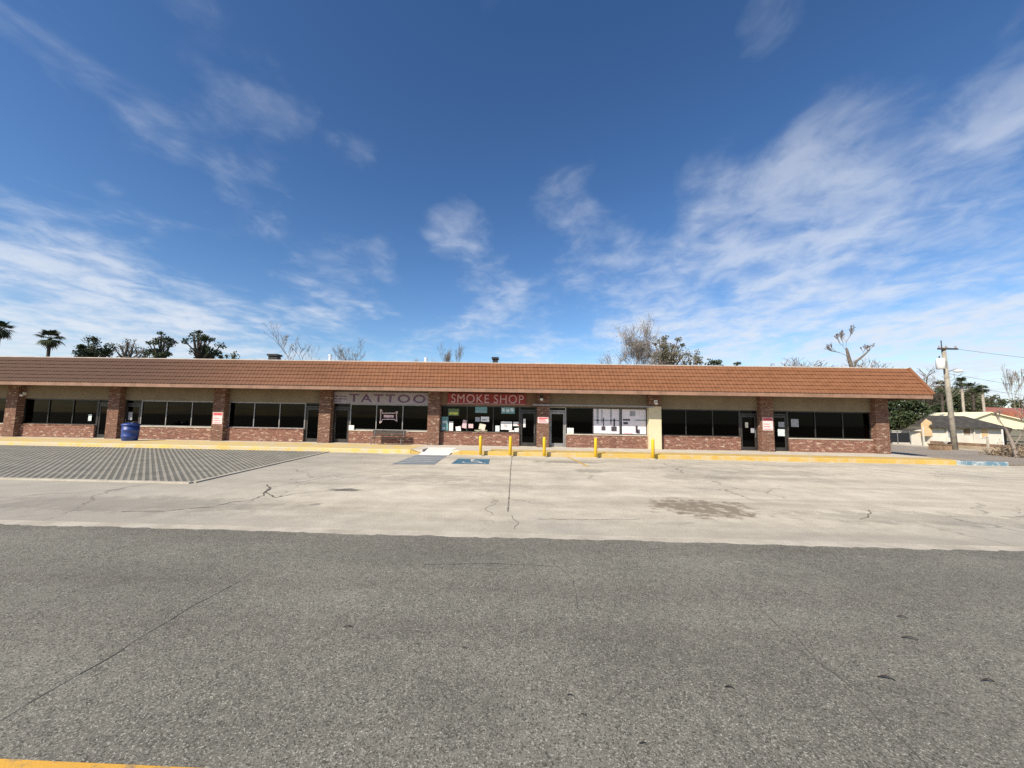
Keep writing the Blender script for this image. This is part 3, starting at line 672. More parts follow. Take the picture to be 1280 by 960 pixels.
# blue barrel bin
p = on_z(163,551,KZ); p.y = 20.9; p.x = on_y(163,540,20.9).x
bin_ = thing('rubbish_barrel', (p.x,p.y,KZ), 'blue plastic rubbish barrel on the sidewalk beside the second brick column', 'rubbish bin')
M['bluep'] = simple('blue_plastic', (.018,.05,.22), .45, var=.15, scale=5)
c0 = (p.x,p.y,KZ)
MB().lathe(c0, [(.30,0),(.33,.02),(.36,.22),(.375,.24),(.375,.28),(.36,.30),(.37,.55),(.385,.57),(.385,.61),(.37,.63),(.36,.84)], 24).build('body', M['bluep'], bin_, smooth=True)
MB().lathe(c0, [(.40,.842),(.41,.86),(.41,.90),(.30,.96),(.1,.99)], 24).build('lid', M['bluep'], bin_, smooth=True)
mb = MB()
for k in range(12):
    aa = rnd.uniform(0,6.28); mb.tube([(p.x+.2*math.cos(aa),p.y+.2*math.sin(aa),KZ+.93),(p.x+.26*math.cos(aa+.4),p.y+.26*math.sin(aa+.4),KZ+rnd.uniform(1.0,1.08))],[.06,.02],5)
mb.build('bag', M['black'], bin_)

# bollards
labs = ['yellow steel bollard in front of the middle of the smoke shop window','yellow steel bollard near the right end of the smoke shop window','yellow steel bollard in front of the brick column right of the smoke shop door',
        'yellow steel bollard left of the pair of window posters','yellow steel bollard touching the cream painted column']
for px, lab in zip((601,638,680.5,744.5,816), labs):
    X = on_y(px,555,18.52).x; o = thing('bollard', (X,18.52,.003), lab, 'bollard', 'yellow bollards along the kerb')
    o.rotation_euler = (R(rnd.uniform(-1,1)), R(rnd.uniform(-1.2,1.2)), 0)
    pr = [(.074,0),(.074,.87),(.069,.905),(.052,.935),(.025,.95)]
    b2 = MB().lathe((0,0,0), pr, 18).build('post', M['bollard'], None, smooth=True); b2.parent = o
    b3 = MB().lathe((0,0,0), [(.15,0),(.15,.025),(.10,.04)], 14).build('footing', M['gutter'], None); b3.parent = o

# things on the roof
def roofbox(px0, px1, py0, name, lab, matn, Y=24.5):
    a, b_ = on_y(px0,py0,Y), on_y(px1,py0,Y)
    o = thing(name, ((a.x+b_.x)/2,Y,4.55), lab, 'roof vent')
    MB().box(a.x+.06,b_.x-.06,Y-.2,Y+.2,4.55,a.z-.12).build('body', M[matn], o)
    MB().box(a.x,b_.x,Y-.28,Y+.28,a.z-.12,a.z).build('cap', M[matn], o)
roofbox(337,350,443,'roof_vent','wide black vent box on the roof at the left, near the bare tree','black')
roofbox(615,623.5,447,'roof_vent','narrow black vent box on the roof above the smoke shop','black')
def roofpipe(px, py, lab, Y=24.5):
    p = on_y(px,py,Y); o = thing('vent_pipe', (p.x,Y,4.55), lab, 'vent pipe')
    MB().tube([(p.x,Y,4.55),(p.x,Y,p.z)], .085, 10).build('pipe', M['white'], o); MB().tube([(p.x,Y,p.z-.06),(p.x,Y,p.z+.005)], .12, 10).build('collar', M['white'], o)
roofpipe(413,443.5,'white vent pipe on the roof above the tattoo sign'); roofpipe(532.5,447.5,'white vent pipe on the roof left of the narrow black vent box')

# ------------------------------------------------------------------ trees
TWIG = .022
def grow(mb, p, d, L, r, depth, rr, tips, spread=.5, up_=.12, n=5, kids=(2,3), shrink=.74, wob=.16):
    segs = 3; pts = [p]; rad = [r]; q = Vector(p); dd = Vector(d)
    for k in range(segs):
        dd = (dd + Vector((rr.uniform(-1,1),rr.uniform(-1,1),rr.uniform(-.6,1)))*wob + Vector((0,0,up_*.3))).normalized(); q = q + dd*L/segs; pts.append(q.copy()); rad.append(r*(1-.45*(k+1)/segs))
    rad = [max(q_, TWIG) for q_ in rad]; mb.tube(pts, rad, n if depth > 1 else 3, caps=False)
    if depth <= 0: tips.append((q, dd)); return
    if depth <= 2: tips.append((pts[2], dd))
    for k in range(rr.randint(*kids)):
        ax = Vector((rr.uniform(-1,1),rr.uniform(-1,1),rr.uniform(-.35,.5))).normalized()
        nd = (dd + ax*spread*rr.uniform(.6,1.5) + Vector((0,0,up_))).normalized(); st = pts[-1] if k < 2 else pts[2]
        grow(mb, st, nd, L*shrink*rr.uniform(.75,1.2), rad[-1]*.78, depth-1, rr, tips, spread, up_, n, kids, shrink, wob)
def leaves(tips, per, size, rad, rr, keep=1.0):
    mb = MB()
    for (p, d_) in tips:
        if rr.random() > keep: continue
        for _ in range(per):
            c = p + Vector((rr.gauss(0,1),rr.gauss(0,1),rr.gauss(0,.75)))*rad
            a = Vector((rr.uniform(-1,1),rr.uniform(-1,1),rr.uniform(-1,1))).normalized(); b_ = a.cross(Vector((rr.uniform(-1,1),rr.uniform(-1,1),rr.uniform(-1,1)))).normalized()
            s_ = size*rr.uniform(.5,1.4); mb.quad(c-a*s_, c-b_*s_*.5, c+a*s_, c+b_*s_*.5)
    return mb
def tree(px, topy, Y, width_px, label, leaf=None, bark='bark', seed=1, depth=6, per=10, size=.16, lrad=.5, spread=.55, kids=(2,3), lean=0.0, trunk=.30, keep=1.0, group=None, name='tree', up_=.12, zbase=0, r0=None):
    rr = random.Random(seed); tp = on_y(px, topy, Y); H = tp.z - zbase
    base = Vector((tp.x-lean*H*.6, Y, zbase-.1))
    o = thing(name, base, label, 'tree', group)
    for att in range(2):
        rr = random.Random(seed); mb = MB(); tips = []
        if att == 0: sc_, lw = 1.0, 1.0
        grow(mb, Vector((0,0,0)), Vector((lean,0,1)).normalized(), H*trunk, (r0 or H*.022), depth, rr, tips, spread, up_, 6, kids)
        break
    lf = leaves(tips, per, size, lrad, rr, keep) if leaf else None
    allv = [v for v in mb.v] + (lf.v if lf else []); zt_ = sorted(v[2] for v in allv)[int(len(allv)*.995)]
    xs_ = sorted(v[0] for v in allv); wv = xs_[int(len(xs_)*.985)]-xs_[int(len(xs_)*.015)]; xm = (xs_[int(len(xs_)*.985)]+xs_[int(len(xs_)*.015)])/2
    dep = Y; want = width_px*dep/F; sz = H/zt_; sx = min(2.2, max(.3, want/wv))
    def fit(vs): return [(v[0]*sx - (xm*sx if not lean else 0)*min(1,max(0,v[2]/zt_))*1.0, v[1]*sx, v[2]*sz) for v in vs]
    mb.v = fit(mb.v); ob = mb.build('trunk', M[bark], None); ob.parent = o
    if lf:
        # leaves keep their size: move centres only
        nv = []
        for i in range(0, len(lf.v), 4):
            q = [Vector(v) for v in lf.v[i:i+4]]; c = sum(q, Vector())/4; c2 = Vector(fit([tuple(c)])[0]); nv += [tuple(c2+(p-c)) for p in q]
        lf.v = nv; ob = lf.build('crown', M[leaf], None); ob.parent = o
    return o
G1 = 'trees standing behind the strip mall'
def bushy(px, topy, Y, width_px, label, leaf, bark='bark_dark', seed=1, clumps=26, per=120, size=.16, cr=.62, bottom=.3, group=None, zbase=0, lean=0.0, gap=0.0):
    # a trunk that forks into limbs, each limb ending in a clump of leaves; clumps fill an uneven crown
    rr = random.Random(seed); tp = on_y(px, topy, Y); H = tp.z - zbase; W = width_px*Y/F/2
    base = Vector((tp.x-lean*H, Y, zbase-.1)); o = thing('tree', base, label, 'tree', group)
    tr = MB(); cw = MB(); fork = Vector((lean*H*.45, 0, H*bottom)); tr.tube([(0,0,0), fork*.5+Vector((rr.uniform(-.1,.1),0,0)), fork], [H*.03, H*.024, H*.02], 8)
    for k in range(clumps):
        for _ in range(30):
            a = rr.uniform(-1,1); b_ = rr.uniform(-1,1); c = rr.uniform(-1,1)
            if a*a+b_*b_+c*c <= 1 and not (gap and abs(a-.15) < gap and rr.random() < .8): break
        rs = cr*rr.uniform(.55,1.35)
        cen = Vector((lean*H+a*max(.2,W-rs*.7), b_*max(.3,W*.8), H*(bottom+1)/2 + c*(H*(1-bottom)/2-rs*.55)))
        mid = fork.lerp(cen,.5)+Vector((rr.uniform(-.3,.3),rr.uniform(-.3,.3),rr.uniform(-.2,.3)))
        tr.tube([fork-Vector((0,0,H*.05*rr.random())), mid, cen, cen+Vector((rr.uniform(-.5,.5),0,rs*.8))], [H*.011,H*.008,H*.004,.006], 5)
        ov = [rr.uniform(.7,1.3) for _ in range(3)]; n = int(per*rr.uniform(.5,1.3))
        for _ in range(n):
            d_ = Vector((rr.gauss(0,1),rr.gauss(0,1),rr.gauss(0,1))).normalized()*rs*(rr.random()**.5)*1.05
            p = cen + Vector((d_.x*ov[0], d_.y*ov[1], d_.z*ov[2]*.75))
            a2 = Vector((rr.uniform(-1,1),rr.uniform(-1,1),rr.uniform(-1,1))).normalized(); b2 = a2.cross(Vector((rr.uniform(-1,1),rr.uniform(-1,1),rr.uniform(-1,1)))).normalized(); s_ = size*rr.uniform(.5,1.3)
            cw.quad(p-a2*s_, p-b2*s_*.5, p+a2*s_, p+b2*s_*.5)
    tr.build('trunk', M[bark], None).parent = o; cw.build('crown', M[leaf], None).parent = o
    return o
bushy(120,417,52,46,'dense dark green oak behind the roof at the left, right of the palm','leaf_dark',seed=3,clumps=30,per=110,bottom=.62,group=G1)
bushy(163,415,56,42,'thin grey green tree between two dark oaks behind the roof','leaf_grey','bark',4,26,26,.13,.7,bottom=.62,group=G1)
bushy(204,411,52,36,'narrow dark oak with sky gaps behind the roof','leaf_dark',seed=5,clumps=26,per=80,cr=.52,bottom=.62,group=G1)
bushy(258,408,50,54,'dark oak with a bare leaning trunk on its left side','leaf_dark',seed=6,clumps=26,per=75,cr=.6,bottom=.62,group=G1,lean=.08)
bushy(292,433,55,20,'small olive tree leaning right behind the roof','leaf_mid',seed=8,clumps=8,per=50,cr=.5,bottom=.62,group=G1,lean=.16)
bushy(184,434,60,60,'low olive tree filling the gap between the dark oaks','leaf_mid',seed=9,clumps=22,per=60,cr=.7,bottom=.62,group=G1)
bushy(266,437,58,36,'low dark tree under the oak with the leaning trunk','leaf_dark',seed=10,clumps=18,per=70,cr=.6,bottom=.62,group=G1)
tree(376,410,50,58,'tall bare tree with forked twigs behind the roof left of the tattoo shop',None,'bark',12,7,trunk=.5,group=G1,spread=.42,kids=(2,3),r0=.20)
tree(402,432,56,26,'small bare grey tree right of the tall bare tree',None,'bark',13,7,trunk=.5,group=G1,spread=.6,r0=.2)
tree(437,427,54,40,'low bare tree with thin twigs above the tattoo sign',None,'bark',14,7,trunk=.5,group=G1,spread=.5,r0=.2)
tree(538,446,62,50,'faint low tree barely rising over the roof beside the white vent pipe',None,'twig',15,7,trunk=.5,group=G1,spread=.6,r0=.2)
tree(566,430,60,26,'faint bare tree rising behind the roof above the smoke shop',None,'bark',16,7,trunk=.5,group=G1,spread=.5,kids=(2,3),r0=.17)
tree(787,402,48,60,'tall bare tree with a dense round haze of grey twigs','leaf_twig','twig',17,7,3,.07,.5,trunk=.36,group=G1,spread=.6,kids=(3,3),r0=.24,keep=.7)
bushy(834,417,52,54,'half bare grey green tree right of the round twiggy tree','leaf_grey','bark',18,46,70,.13,.65,bottom=.62,group=G1)
bushy(862,432,54,36,'small grey green tree right of the half bare tree','leaf_grey','bark',19,20,60,.14,.6,bottom=.62,group=G1)
bushy(893,445,52,26,'low dark clipped tree top peeping over the roof','leaf_dark',seed=20,clumps=18,per=90,cr=.55,bottom=.62,group=G1)
bushy(918,447,52,16,'second low dark tree top just right of the first clipped one','leaf_dark',seed=21,clumps=10,per=80,cr=.45,bottom=.62,group=G1)
tree(958,452,64,70,'very low grey tree barely showing over the roof right of the dark ones',None,'twig',22,7,trunk=.5,group=G1,spread=.6,r0=.2)
tree(1112,446,56,60,'faint bare tree behind the hip end of the roof',None,'twig',24,7,trunk=.5,group=G1,spread=.55,r0=.2)
tree(1030,455,66,60,'very low bare tree behind the roof left of the broken dead tree',None,'twig',25,7,trunk=.5,group=G1,spread=.6,r0=.2)
# the dead tree with snapped limbs
tp = on_y(1062,420,46); base = Vector((tp.x,46,-.1)); dt = thing('dead_tree', base, 'dead tree with snapped thick limbs and few thin twigs', 'tree', G1)
zr = on_y(1062,459,46).z
mb = MB(); mb.tube([(0,0,0),(.1,0,zr*.55),(.15,0,zr)], [.45,.36,.30], 8)
def lp(px, py): q = on_y(px,py,46)-base; return (q.x,q.y,q.z)
mb.tube([(.15,0,zr-.3),lp(1061,447),lp(1059,438),lp(1058,435)], [.24,.19,.14,.08], 7)
mb.tube([(.15,0,zr-.6),lp(1070,452),lp(1080,444),lp(1087,437)], [.19,.14,.10,.07], 7)
tips = []; rr = random.Random(5)
for q, dr_ in ((lp(1059,440),(-.6,0,.7)),(lp(1061,446),(-.9,.1,.5)),(lp(1058,436),(.1,0,1)),(lp(1075,448),(.6,.2,.4))): grow(mb, Vector(q), Vector(dr_).normalized(), .8, .035, 5, rr, tips, .5, .1, 4)
ob = mb.build('trunk', M['bark'], None); ob.parent = dt

def palm(px, topy, Y, label, size=1.6, bark='palm_bark', group='palm trees', zbase=0, fronds=26, seed=1, lean=0.0):
    rr = random.Random(seed); tp = on_y(px, topy, Y); H = tp.z-size*.55-zbase; base = Vector((tp.x-lean*H,Y,zbase-.1))
    o = thing('palm_tree', base, label, 'palm tree', group); top_ = Vector((lean*H,0,H+.1))
    mb = MB(); mb.tube([top_*(k/6) + Vector((rr.uniform(-.04,.04),0,0)) for k in range(7)], [.22,.18,.17,.16,.16,.17,.2], 9); ob = mb.build('trunk', M[bark], None, smooth=True); ob.parent = o
    mb = MB()
    for k in range(fronds):
        az = rr.uniform(0,6.28); el = rr.uniform(-1.0,1.35); d_ = Vector((math.cos(az)*math.cos(el), math.sin(az)*math.cos(el), math.sin(el)))
        st = top_ + d_*size*.35; mb.tube([top_, st], .02, 3, caps=False)
        side = d_.cross(Vector((0,0,1))).normalized(); upv = side.cross(d_)
        for j in range(15):      # a fan of blades
            fa = R(-85+170*j/14); bd = (d_*math.cos(fa) + side*math.sin(fa)).normalized(); L = size*.62*(.75+.25*math.cos(fa))*rr.uniform(.85,1.1)
            e = st + bd*L*.6 + upv*rr.uniform(-.03,.03); t2 = st + bd*L - Vector((0,0,L*.28)); wv = upv.cross(bd).normalized()*L*.07
            mb.quad(st-wv*.5, e-wv, t2, e+wv)
    for k in range(10):          # hanging dead skirt
        az = rr.uniform(0,6.28); e = top_+Vector((math.cos(az)*.3,math.sin(az)*.3,-size*.55)); mb.quad(top_, top_+Vector((math.cos(az+.5)*.28,math.sin(az+.5)*.28,-.2)), e, top_+Vector((math.cos(az-.5)*.28,math.sin(az-.5)*.28,-.2)))
    ob = mb.build('crown', M['palm'], None); ob.parent = o
palm(1,402,48,'cabbage palm at the left edge of the picture behind the roof',1.7,'bark_dark',seed=2)
palm(64,415,48,'cabbage palm with a round head standing alone behind the roof at the left',1.7,'bark_dark',seed=3)
GP = 'palm trees beyond the side street'
palm(1176,477,62,'palm with a dark head left of the utility pole',1.2,'bark_dark',group=GP,seed=4,zbase=-.6)
palm(1201,473,60,'palm with a pale trunk just right of the utility pole',1.1,group=GP,seed=5,zbase=-.6)
palm(1215,479,64,'palm with a ragged head right of the pale trunked palm',1.2,'bark_dark',group=GP,seed=6,zbase=-.6)
palm(1227,482,60,'palm with a thin leaning trunk by the red roof',1.0,group=GP,seed=7,zbase=-.6,lean=-.02)
GT = 'trees beyond the side street'
bushy(1122,486,50,62,'big dark bushy tree seen under the end of the eave','leaf_dark',seed=31,clumps=60,per=150,cr=.8,size=.2,bottom=.10,group=GT,zbase=-.3)
tree(1152,488,58,34,'brown twiggy tree between the eave and the utility pole',None,'bark_dark',32,7,group=GT,spread=.5,r0=.16,zbase=-.6)
bushy(1162,484,70,64,'low dark tree mass left of the utility pole','leaf_dark','bark',35,80,90,.24,1.1,bottom=.4,group=GT,zbase=-.6)
bushy(1190,480,76,50,'dark tree with gaps right behind the utility pole','leaf_mid','bark_dark',33,75,60,.22,1.1,bottom=.42,group=GT,zbase=-.6)
bushy(1216,486,80,56,'olive tree behind the palms beyond the dark roofed house','leaf_mid','bark',34,75,60,.22,1.1,bottom=.42,group=GT,zbase=-.6)
for k, (px, ty, wd, lab) in enumerate(((1238,500,30,'first green tree of the far row behind the red roof'),(1256,496,34,'olive tree in the middle of the far row behind the red roof'),(1282,494,44,'tree at the right edge of the picture in the far row'))):
    bushy(px,ty,100,wd,lab,('leaf_mid','leaf_dark','leaf_mid')[k],'bark',36+k,22,70,.3,1.1,bottom=.1,group=GT,zbase=-.6)
tree(1272,458,80,26,'tall thin bare tree at the right edge above the red roof',None,'twig',40,7,group=GT,spread=.4,r0=.16,zbase=-.6)

# ------------------------------------------------------------------ beyond the side street
ZB = -.62
M['blockwhite'] = mat_paint('weathered_white_wall', (.68,.635,.54), (.50,.40,.29), .56, 1.0, .6)
M['tan'] = simple('tan_siding', (.62,.44,.24), .85, var=.12, scale=1); M['cream'] = simple('cream_stucco', (.80,.73,.50), .85, var=.05, scale=1)
M['shingle'] = simple('dark_shingle', (.05,.045,.038), .95, var=.35, scale=2, bump=.4); M['redroof'] = simple('red_metal_roof', (.34,.12,.07), .6, var=.15, scale=1)
M['brownbox'] = simple('brown_board', (.23,.15,.09), .9, var=.3, scale=3)
HY = 46.0
def X_(px, Y, py=545): return on_y(px,py,Y).x
xa, xg, xb = X_(1146,HY), X_(1164,HY), X_(1252,HY)
zE = on_y(1200,534,HY).z; zR = on_y(1200,520,HY+1.9).z
h1 = thing('house', ((xa+xb)/2,HY,ZB), 'low white house with dark shingle roof and a tan gable across the side street', 'house')
MB().box(xg,xb,HY,HY+3.6,ZB-.1,zE).build('wall', M['blockwhite'], h1)
MB().box(xa,xg-.003,HY+.6,HY+3.0,ZB-.1,zE-.55).build('wall', M['blockwhite'], h1)
o = MB(); gx = (xa+.7+xg)/2; o.poly([(xa+.5,HY-.06,zE-1.1),(xg+.1,HY-.06,zE-1.1),(xg+.1,HY-.06,zE+.55),(xg-.5,HY-.06,zE+.9),(xa+.5,HY-.06,zE+.35)]); o.build('gable', M['tan'], h1)
mb = MB(); x0, x1 = xg-.3, xb+.6; ym = HY+1.8
for (pts) in ([(x0,HY-.5,zE),(x1,HY-.5,zE),(x1-2.6,ym,zR),(x0+1.2,ym,zR)], [(x1,HY+4.1,zE),(x0,HY+4.1,zE),(x0+1.2,ym,zR),(x1-2.6,ym,zR)]): mb.quad(*pts)
mb.poly([(x1,HY-.5,zE),(x1,HY+4.1,zE),(x1-2.6,ym,zR)]); mb.poly([(x0,HY+4.1,zE),(x0,HY-.5,zE),(x0+1.2,ym,zR)]); mb.quad((x0,HY-.5,zE-.001),(x0,HY+4.1,zE-.001),(x1,HY+4.1,zE-.001),(x1,HY-.5,zE-.001))
mb.box(x0,x1,HY-.53,HY-.5,zE-.16,zE+.02)
mb.build('roof', M['shingle'], h1)
mb = MB(); mb.quad((xa-.4,HY+.2,zE-.6),(xa+.75,HY+.2,zE-.25),(xa+.75,HY+1.6,zE-.25),(xa-.4,HY+1.6,zE-.6)); mb.build('lean_to_roof', M['shingle'], h1)
for (c0_, c1_, y0_, y1_, mt_) in ((1183,1191,535,546,'p_grey'),(1204,1212,536,543,'brownbox'),(1226.5,1234,536,547,'tan')):
    a, b_ = on_y(c0_,y1_,HY), on_y(c1_,y0_,HY); wn_ = MB().box(a.x-.06,b_.x+.06,HY-.04,HY+.02,a.z-.06,b_.z+.06).build('window', M['white'], h1); MB().box(a.x,b_.x,HY-.055,HY-.042,a.z,b_.z).build('pane', M[mt_], wn_)
mb = MB()
for pxx in (1156,1186,1220): q = X_(pxx,HY-.3); mb.box(q-.06,q+.06,HY-.2,HY-.1,ZB,zE-.02)
mb.build('downpipe', M['blockwhite'], h1)
# cream gabled house with carport
Y2 = 52.0
h2 = thing('house', (X_(1262,Y2),Y2,ZB), 'cream gabled house with red roof and an open dark carport at the right edge', 'house')
pk = on_y(1236,516,Y2); le = on_y(1192,531,Y2); re = on_y(1330,538,Y2)
mb = MB(); mb.poly([(le.x,Y2,le.z-.15),(re.x,Y2,re.z-.15),(re.x,Y2,re.z),(pk.x+.0,Y2,pk.z),(le.x,Y2,le.z)]); mb.build('gable', M['cream'], h2)
mb = MB(); back = Y2+13; ridge = 1.2
for q0, q1 in ((le,pk),(pk,re)):
    mb.quad((q0.x,Y2-.3,q0.z+.12),(q1.x,Y2-.3,q1.z+.12),(q1.x,back,q1.z+.12),(q0.x,back,q0.z+.12)); 
    mb.quad((q0.x,Y2-.3,q0.z-.02),(q1.x,Y2-.3,q1.z-.02),(q1.x,Y2-.3,q1.z+.12),(q0.x,Y2-.3,q0.z+.12))
mb.build('roof', M['cream'], h2)
q0 = on_y(1226,513,Y2+9); q1 = on_y(1340,519,Y2+9); q2 = on_y(1232,509,Y2+13); q3 = on_y(1335,512,Y2+13)
mb = MB(); mb.quad(q0,q1,q3,q2); mb.quad((q0.x,q0.y,q0.z-.9),(q1.x,q1.y,q1.z-.9),q1,q0); mb.build('rear_roof', M['redroof'], h2)
cx0 = X_(1252,Y2); MB().box(cx0,re.x,Y2+6,Y2+6.2,ZB-.1,le.z-.2).box(le.x+1,cx0,Y2+.4,Y2+.6,ZB-.1,le.z-.2).box(cx0-.2,cx0,Y2+.6,Y2+6,ZB-.1,le.z-.2).build('wall', M['brownbox'], h2)
MB().box(cx0,re.x,Y2+.01,Y2+6,le.z-.3,le.z-.16).build('carport_ceiling', M['soffit'], h2)
for pxx in (1254,1290,1320): q = X_(pxx,Y2); MB().box(q-.07,q+.07,Y2+.02,Y2+.16,ZB-.1,le.z-.3).build('post', M['white'], h2)

# dark screened fence beside the mall
a, b_ = X_(1113,40.0), X_(1137,40.0)
fn = thing('chain_link_fence', ((a+b_)/2,40,0), 'dark screened chain link fence between the mall corner and the white house', 'fence')
MB().box(a-3,b_,40,40.03,.05,on_y(1125,541,40).z).build('screen', M['black'], fn)
zt_ = on_y(1125,540,40).z
for k in range(5): q = a-3+(b_-a+3)*k/4; MB().tube([(q,39.96,-.1),(q,39.96,zt_+.12)], .04, 8).build('post', M['steel'], fn)
MB().tube([(a-3,39.96,zt_+.03),(b_,39.96,zt_+.03)], .03, 8).build('rail', M['steel'], fn)
# timber edging on the verge
tb = thing('timber_edging', (36.5,29.6,0), 'low tan timber edging along the verge by the utility pole', 'edging')
mb = MB(); p0 = on_z(1200,562.5,0.1); p1 = on_z(1292,570,0.1)
def bar(mb, a, b_, w_, z0, z1):
    d_ = Vector((b_[0]-a[0], b_[1]-a[1])).normalized(); n_ = Vector((-d_.y,d_.x))*w_/2
    c_ = [(a[0]-n_.x,a[1]-n_.y),(b_[0]-n_.x,b_[1]-n_.y),(b_[0]+n_.x,b_[1]+n_.y),(a[0]+n_.x,a[1]+n_.y)]
    lo_ = [(*q,z0) for q in c_]; hi_ = [(*q,z1) for q in c_]
    mb.poly(lo_[::-1]); mb.poly(hi_)
    for k in range(4): mb.quad(lo_[k],lo_[(k+1)%4],hi_[(k+1)%4],hi_[k])
bar(mb, (33.9,32.0), (34.0,25.0), .25, -.1, .32); mb.build('timber', simple('tan_timber',(.46,.36,.25),.9,var=.2,scale=2), tb)
mb = MB(); bar(mb, (34.25,33.5), (34.35,24.0), .2, -.15, .52); mb.build('rear_timber', M['brownbox'], tb)
for px, py0, py1, Yp, lab in ((1183,553,563,31.5,'short pale marker post left of the utility pole'),(1236,546,567,28.4,'tall pale marker post on the verge right of the utility pole')):
    p = on_y(px,py1,Yp); q = on_y(px,py0,Yp); o = thing('marker_post', (p.x,Yp,max(p.z,-.1)), lab, 'post', 'pale posts on the verge')
    b2 = MB().box(-.05,.05,-.05,.05,-.1,q.z-max(p.z,-.1)).build('post', M['gutter'], None, bevel=.01); b2.parent = o
    b2 = MB().box(-.085,.085,-.085,.085,q.z-max(p.z,-.1),q.z-max(p.z,-.1)+.04).build('cap', M['white'], None); b2.parent = o
# brown utility box
p = on_z(1172,562.5,0); o = thing('utility_box', (p.x+.2,p.y,0), 'low brown utility box left of the pole on the verge', 'utility box')
b2 = MB().box(-.55,.55,-.3,.3,-.1,.40).build('body', M['brownbox'], None, bevel=.02); b2.parent = o
b2 = MB().box(-.6,.6,-.35,.35,.402,.46).build('lid', M['brownbox'], None, bevel=.02); b2.parent = o
# leaning sapling and dry brush on the right
base = on_z(1272,572,0); top_ = on_y(1257,536,base.y+.5)
o = thing('sapling', base, 'pale bare sapling leaning left at the right edge of the picture', 'tree'); mb = MB(); tips = []
d_ = top_-base; mb.tube([(0,0,-.1), d_*.5+Vector((.04,0,0)), d_], [.10,.08,.06], 7); grow(mb, d_*.9, Vector((-.3,0,1)).normalized(), .5, .03, 3, random.Random(3), tips, .5)
grow(mb, d_*.35, Vector((.5,0,.8)).normalized(), .9, .05, 4, random.Random(4), tips, .5)
ob = mb.build('trunk', M['twig'], None); ob.parent = o
def shrub(px, py, hgt, wid, lab, leaf, seed, n=900):
    rr = random.Random(seed); p = on_z(px,py,0); o = thing('shrub', p, lab, 'shrub', 'dry shrubs on the verge'); mb = MB()
    for k in range(14): mb.tube([(rr.uniform(-.1,.1),rr.uniform(-.1,.1),-.1),(rr.uniform(-1,1)*wid*.4,rr.uniform(-.4,.4),hgt*rr.uniform(.6,1))],[.02,.006],4)
    ob = mb.build('stem', M['twig'], None); ob.parent = o
    tips = [(Vector((rr.gauss(0,.32)*wid,rr.gauss(0,.3)*wid*.6,abs(rr.gauss(.35,.3))*hgt)),None) for _ in range(n//8)]
    ob = leaves(tips, 8, .06, .12, rr).build('foliage', M[leaf], None); ob.parent = o
shrub(1266,570,.75,1.5,'tan dry shrub around the leaning sapling','leaf_dry',1)
shrub(1284,572,.9,1.6,'tan dry shrub cut by the right edge of the picture','leaf_dry',2)
shrub(1246,569,.4,.9,'small brown shrub beside the tall marker post','leaf_dry',3,500)

# utility pole
PY = 30.7; pb = on_y(1194,563,PY); pb.z = 0; pt = on_y(1179,434,PY)
pole = thing('utility_pole', (pb.x,PY,0), 'leaning wooden utility pole with white transformer and street lamp', 'utility pole')
lx = pt.x-pb.x
M['wood'] = simple('weathered_pole_wood', (.30,.27,.215), .95, var=.25, scale=3, bump=.5)
def pp(z): return Vector((lx*z/pt.z,0,z))
MB().tube([pp(0)-Vector((0,0,.2)),pp(pt.z*.5),pp(pt.z)], [.19,.16,.13], 12).build('pole', M['wood'], None, smooth=True).parent = pole
def q_(px, py): v_ = on_y(px,py,PY); return Vector((v_.x-pb.x,0,v_.z))
c = q_(1182,436.5); MB().box(c.x-.75,c.x+.75,-.2,-.1,c.z-.06,c.z+.06).build('crossarm', M['bark_dark'], None).parent = pole
for dx in (-.65,-.1,.6): MB().lathe((c.x+dx,-.15,c.z+.06), [(.03,0),(.06,.05),(.04,.10),(.06,.15),(.03,.2)], 10).build('insulator', M['p_grey'], None).parent = pole
c = q_(1174,430); MB().tube([(c.x,-.15,c.z-.5),(c.x,-.15,c.z+.25)], .035, 6).build('fuse', M['bark_dark'], None).parent = pole
c = q_(1173,455); tr_ = MB().lathe((c.x,-.15,c.z-.42), [(.22,0),(.27,.03),(.27,.72),(.24,.80),(.1,.86)], 18).build('transformer', M['white'], None, smooth=True); tr_.parent = pole
MB().lathe((c.x-.1,-.2,c.z+.44), [(.03,0),(.05,.05),(.03,.16)], 8).build('bushing', M['black'], None).parent = tr_
MB().box(c.x+.2,c.x+.42,-.19,-.11,c.z-.2,c.z+.2).build('bracket', M['steel'], None).parent = tr_
c = q_(1190.5,463.5); arm = MB().tube([pp(c.z-.1)+Vector((0,-.1,0)),(c.x-.05,-.25,c.z+.1),(c.x+.1,-.3,c.z+.08)], .035, 8).build('lamp_arm', M['steel'], None); arm.parent = pole
MB().lathe((c.x+.1,-.3,c.z-.16), [(.08,0),(.25,.04),(.27,.12),(.18,.2),(.06,.25)], 14).build('street_lamp', M['white'], None, smooth=True).parent = arm
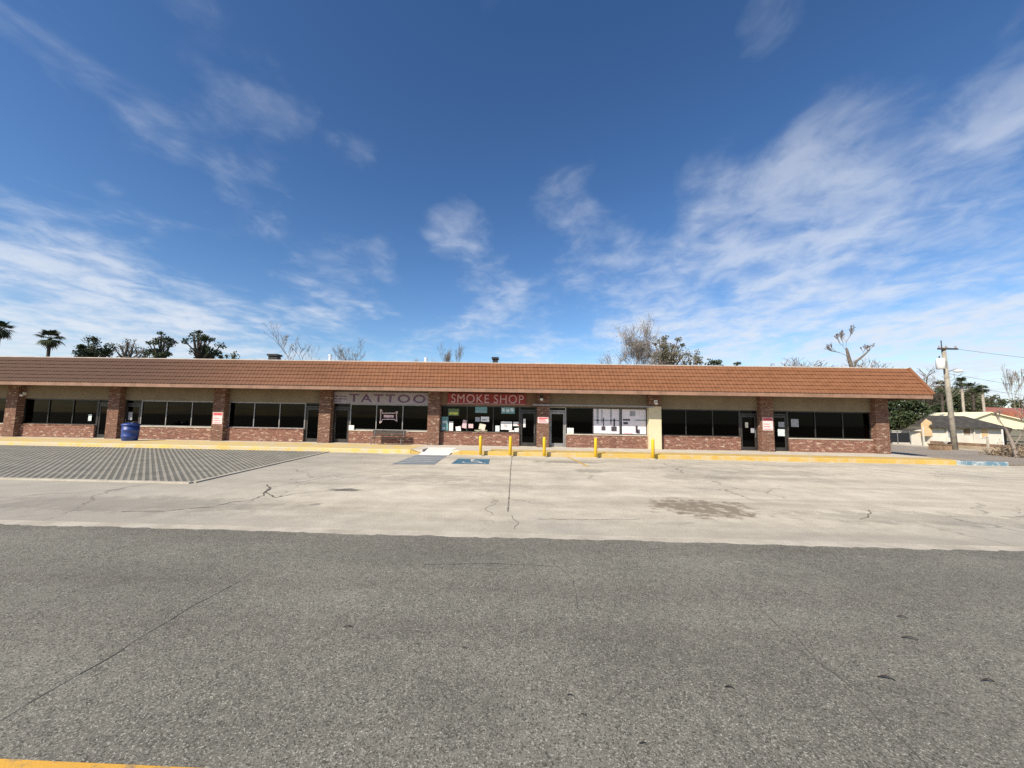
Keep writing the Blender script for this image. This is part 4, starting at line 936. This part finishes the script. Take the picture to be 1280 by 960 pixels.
for k, (zz, z2) in enumerate((( pt.z+.1, 9.5),(c.z-.2, 5.2),(c.z-1.0,4.4))):
    st = Vector((pb.x,PY,0))+pp(min(zz,pt.z)); en = Vector((80,PY+16,z2+.8)); pts = [st.lerp(en,i/14)-Vector((0,0,1.0*math.sin(math.pi*i/14))) for i in range(15)]
    o = MB().tube(pts, .011, 4).build('power_line', M['black'], None, origin=st)
    tag(o, ('highest','middle','lowest')[k]+' thin black wire running right from the utility pole', 'wire', 'wires on the utility pole')

# small dry leaves and sticks on the asphalt
M['deadleaf'] = simple('dead_leaf', (.035,.026,.02), .9, var=.3, scale=20)
spots = ((712,869.5,.030,'blackened curled leaf left of a pair of leaves on the near asphalt'),(729,894,.028,'blackened leaf lower right of its pair on the near asphalt'),(803,930,.032,'curled dark leaf at the bottom of the near asphalt'),(1137,799,.09,'long dark stick on the asphalt at the right'),
 (1108,849,.085,'dark curled leaf stalk lying slantwise on the right asphalt'),(1235,852,.07,'short dark stick near the right edge of the asphalt'),(435,784,.06,'dark scrap of leaf left of the middle of the asphalt'),(912,860,.05,'faint brown leaf on the asphalt right of the middle'),(1128,772,.07,'thin brown twig above the long dark stick'),(580,810,.03,'tiny brown leaf near the middle of the asphalt'))
for k, (px, py, sz, lab) in enumerate(spots):
    p = on_z(px,py,.009); mb = MB(); n = 7; rr = random.Random(k); pr_ = []
    for i in range(n+1):
        u = i/n; wv = sz*.09*math.sin(math.pi*min(1,u*1.02+.02))+.0015; xx = (u-.5)*sz*1.2; zz = .012*math.sin(u*3.0)*sz/.06
        pr_.append(((xx,-wv,zz+.004),(xx,0,zz),(xx,wv,zz+.006)))
    for a_, b2 in zip(pr_[:-1], pr_[1:]):
        mb.quad(a_[0],b2[0],b2[1],a_[1]); mb.quad(a_[1],b2[1],b2[2],a_[2])
    o = mb.build('dry_leaf', M['deadleaf'], None); o.location = p; o.rotation_euler.z = rr.uniform(-.6,.2); tag(o, lab, 'leaf', 'dry leaves on the road')
sc.cycles.use_denoising = False
